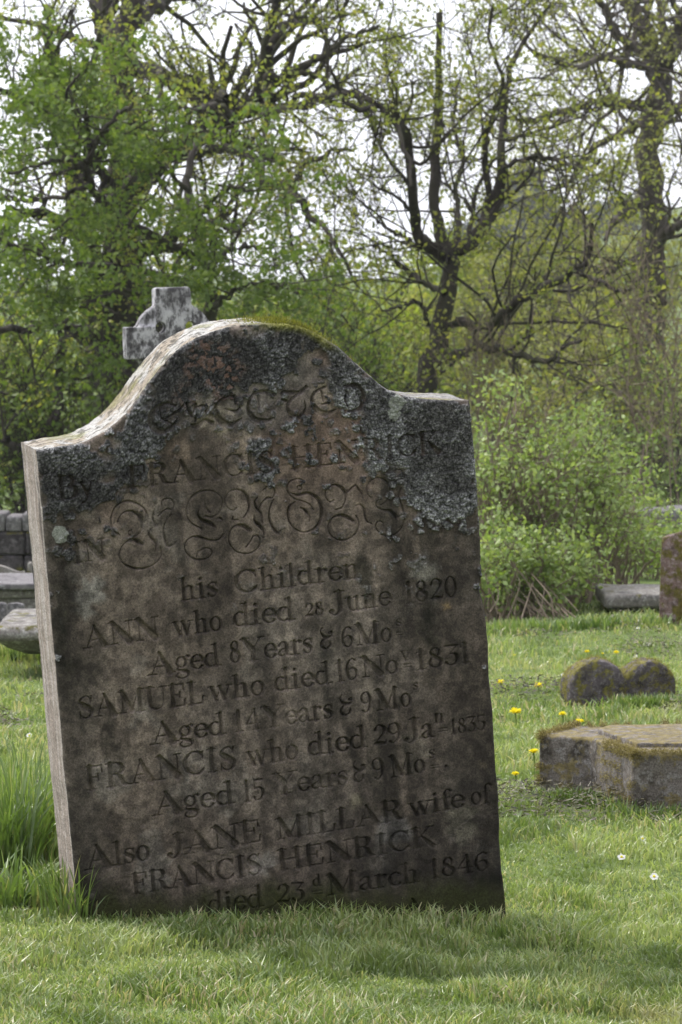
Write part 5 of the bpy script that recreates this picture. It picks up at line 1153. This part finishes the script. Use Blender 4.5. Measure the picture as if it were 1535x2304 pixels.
# ------------------------------------------------------------------ flowers
def flower(px, py, Y, dia, hst, kind, label, tilt=0):
    yel = kind == 'dandelion'
    p = gpt(px, py, Y); u_ = Y / F
    hst = hst
    root = empty(kind, tuple(p), label, kind, 'dandelions dotting the lawn' if yel else 'daisies in the lawn')
    hz_ = at(px, py, Y)[2] - p[2]; hst = max(hz_, .012)
    a = Acc(); a.add(*tubes(np.array([[[p[0], p[1], p[2] - .01], [p[0] + .003, p[1], p[2] + hst * .5], [p[0], p[1], p[2] + hst]]]), np.full((1, 3), .0022 if yel else .001), 6)); a.build('stem', STEM, root)
    n = 90 if yel else 22; an = np.sort(rg.uniform(0, 6.28, n)) if yel else np.arange(n) * 6.283 / n; el = rg.uniform(.05, 1.1, n) if yel else rg.uniform(.0, .25, n)
    L = dia / 2 * rg.uniform(.75, 1.05, n); d = np.stack([np.cos(an) * np.cos(el), np.sin(an) * np.cos(el), np.sin(el) * .8 + .05], 1)
    s = np.stack([-np.sin(an), np.cos(an), 0 * an], 1) * dia * (.06 if yel else .09); c = np.array([p[0], p[1], p[2] + hst])
    V = np.stack([c - s * .4 + 0 * d, c + s * .4 + 0 * d, c + d * L[:, None] + s, c + d * L[:, None] - s], 1).reshape(-1, 3)
    V = (V - c) @ np.array(Matrix.Rotation(tilt, 3, 'X')).T + c
    acc = Acc(); acc.add(V, np.arange(len(V)).reshape(-1, 4)); acc.build('flower_head' if yel else 'petals', YELLOW if yel else WHITE, root, False)
    if not yel:
        bm = bmesh.new(); bmesh.ops.create_uvsphere(bm, u_segments=10, v_segments=6, radius=dia * .16); o = bm_obj(bm, 'flower_centre', YELLOW, root); o.location = (0, 0, hst + .001)
def flat_mat(name, col, tr=.3):
    m, t, out = mat_new(name); c = mixc(t, noise(t, 200, 2), col, tuple(x * .75 for x in col))
    d = N(t, 'ShaderNodeBsdfDiffuse'); tl_ = N(t, 'ShaderNodeBsdfTranslucent'); mx_ = N(t, 'ShaderNodeMixShader'); mx_.inputs[0].default_value = tr
    t.links.new(c, d.inputs[0]); t.links.new(c, tl_.inputs[0]); t.links.new(d.outputs[0], mx_.inputs[1]); t.links.new(tl_.outputs[0], mx_.inputs[2]); t.links.new(mx_.outputs[0], out.inputs[0]); return m
YELLOW = flat_mat('dandelion_yellow', (.95, .84, .04)); WHITE = flat_mat('daisy_white', (.82, .82, .80)); STEM = flat_mat('stem_green', (.20, .28, .07))
for (px, py, gy, d, lab) in [(1160, 1604, 1640, .042, 'largest open dandelion on the lawn right of the headstone edge'), (1201, 1694, 1760, .030, 'tall stemmed dandelion beside the left end of the mossy ledger'),
    (1211, 1544, 1566, .034, 'dandelion left of the twin lobed stone'), (1126, 1537, 1560, .034, 'dandelion close to the right edge of the headstone'), (1266, 1608, 1634, .026, 'half open orange dandelion below the left lobe of the mossy stone'),
    (1304, 1626, 1652, .034, 'dandelion just behind the mossy ledger'), (1321, 1468, 1486, .030, 'dandelion beyond the left lobe of the twin lobed stone'), (1387, 1469, 1488, .026, 'dandelion beyond the notch between the two mossy lobes'),
    (1356, 1471, 1486, .014, 'tiny dandelion bud between two others beyond the mossy stone'), (1158, 1475, 1490, .014, 'tiny distant dandelion near the foot of the thicket'), (1160, 1742, 1790, .020, 'small closed dandelion left of the ledger foot')]:
    Yg = ground_y(gy); flower(px, py, Yg, d, .04, 'dandelion', lab, rg.uniform(-.2, .5))
for (px, py, lab) in [(748, 2158, 'daisy in the foreground lawn below the headstone foot'), (1446, 1888, 'daisy on the lawn below the ledger stone'), (1399, 1929, 'daisy lower left of the one below the ledger'),
    (1472, 1973, 'daisy lowest at the right edge'), (1267, 1519, 'daisy left of the twin lobed stone top'), (1430, 1480, 'daisy beyond the right mossy lobe'), (1462, 1462, 'tiny daisy farthest right on the lawn'), (66, 1655, 'daisy at the left of the headstone by the frame edge'), (1436, 1430, 'distant daisy before the collapsed tomb')]:
    flower(px, py, ground_y(py + 14), .019, .02, 'daisy', lab, .7)

# ------------------------------------------------------------------ spring haze in the air
bm = bmesh.new(); bmesh.ops.create_cube(bm, size=1)
me = bpy.data.meshes.new('haze'); bm.to_mesh(me); bm.free()
m, t, out = mat_new('haze_air'); pv = N(t, 'ShaderNodeVolumePrincipled'); pv.inputs['Color'].default_value = (.93, .95, 1, 1); pv.inputs['Density'].default_value = .00045; pv.inputs['Anisotropy'].default_value = .35
t.links.new(pv.outputs[0], out.inputs['Volume']); me.materials.append(m)
hz = bpy.data.objects.new('haze', me); COL.objects.link(hz); hz.location = (0, 440, 18); hz.scale = (1440, 980, 54); hz['kind'] = 'stuff'
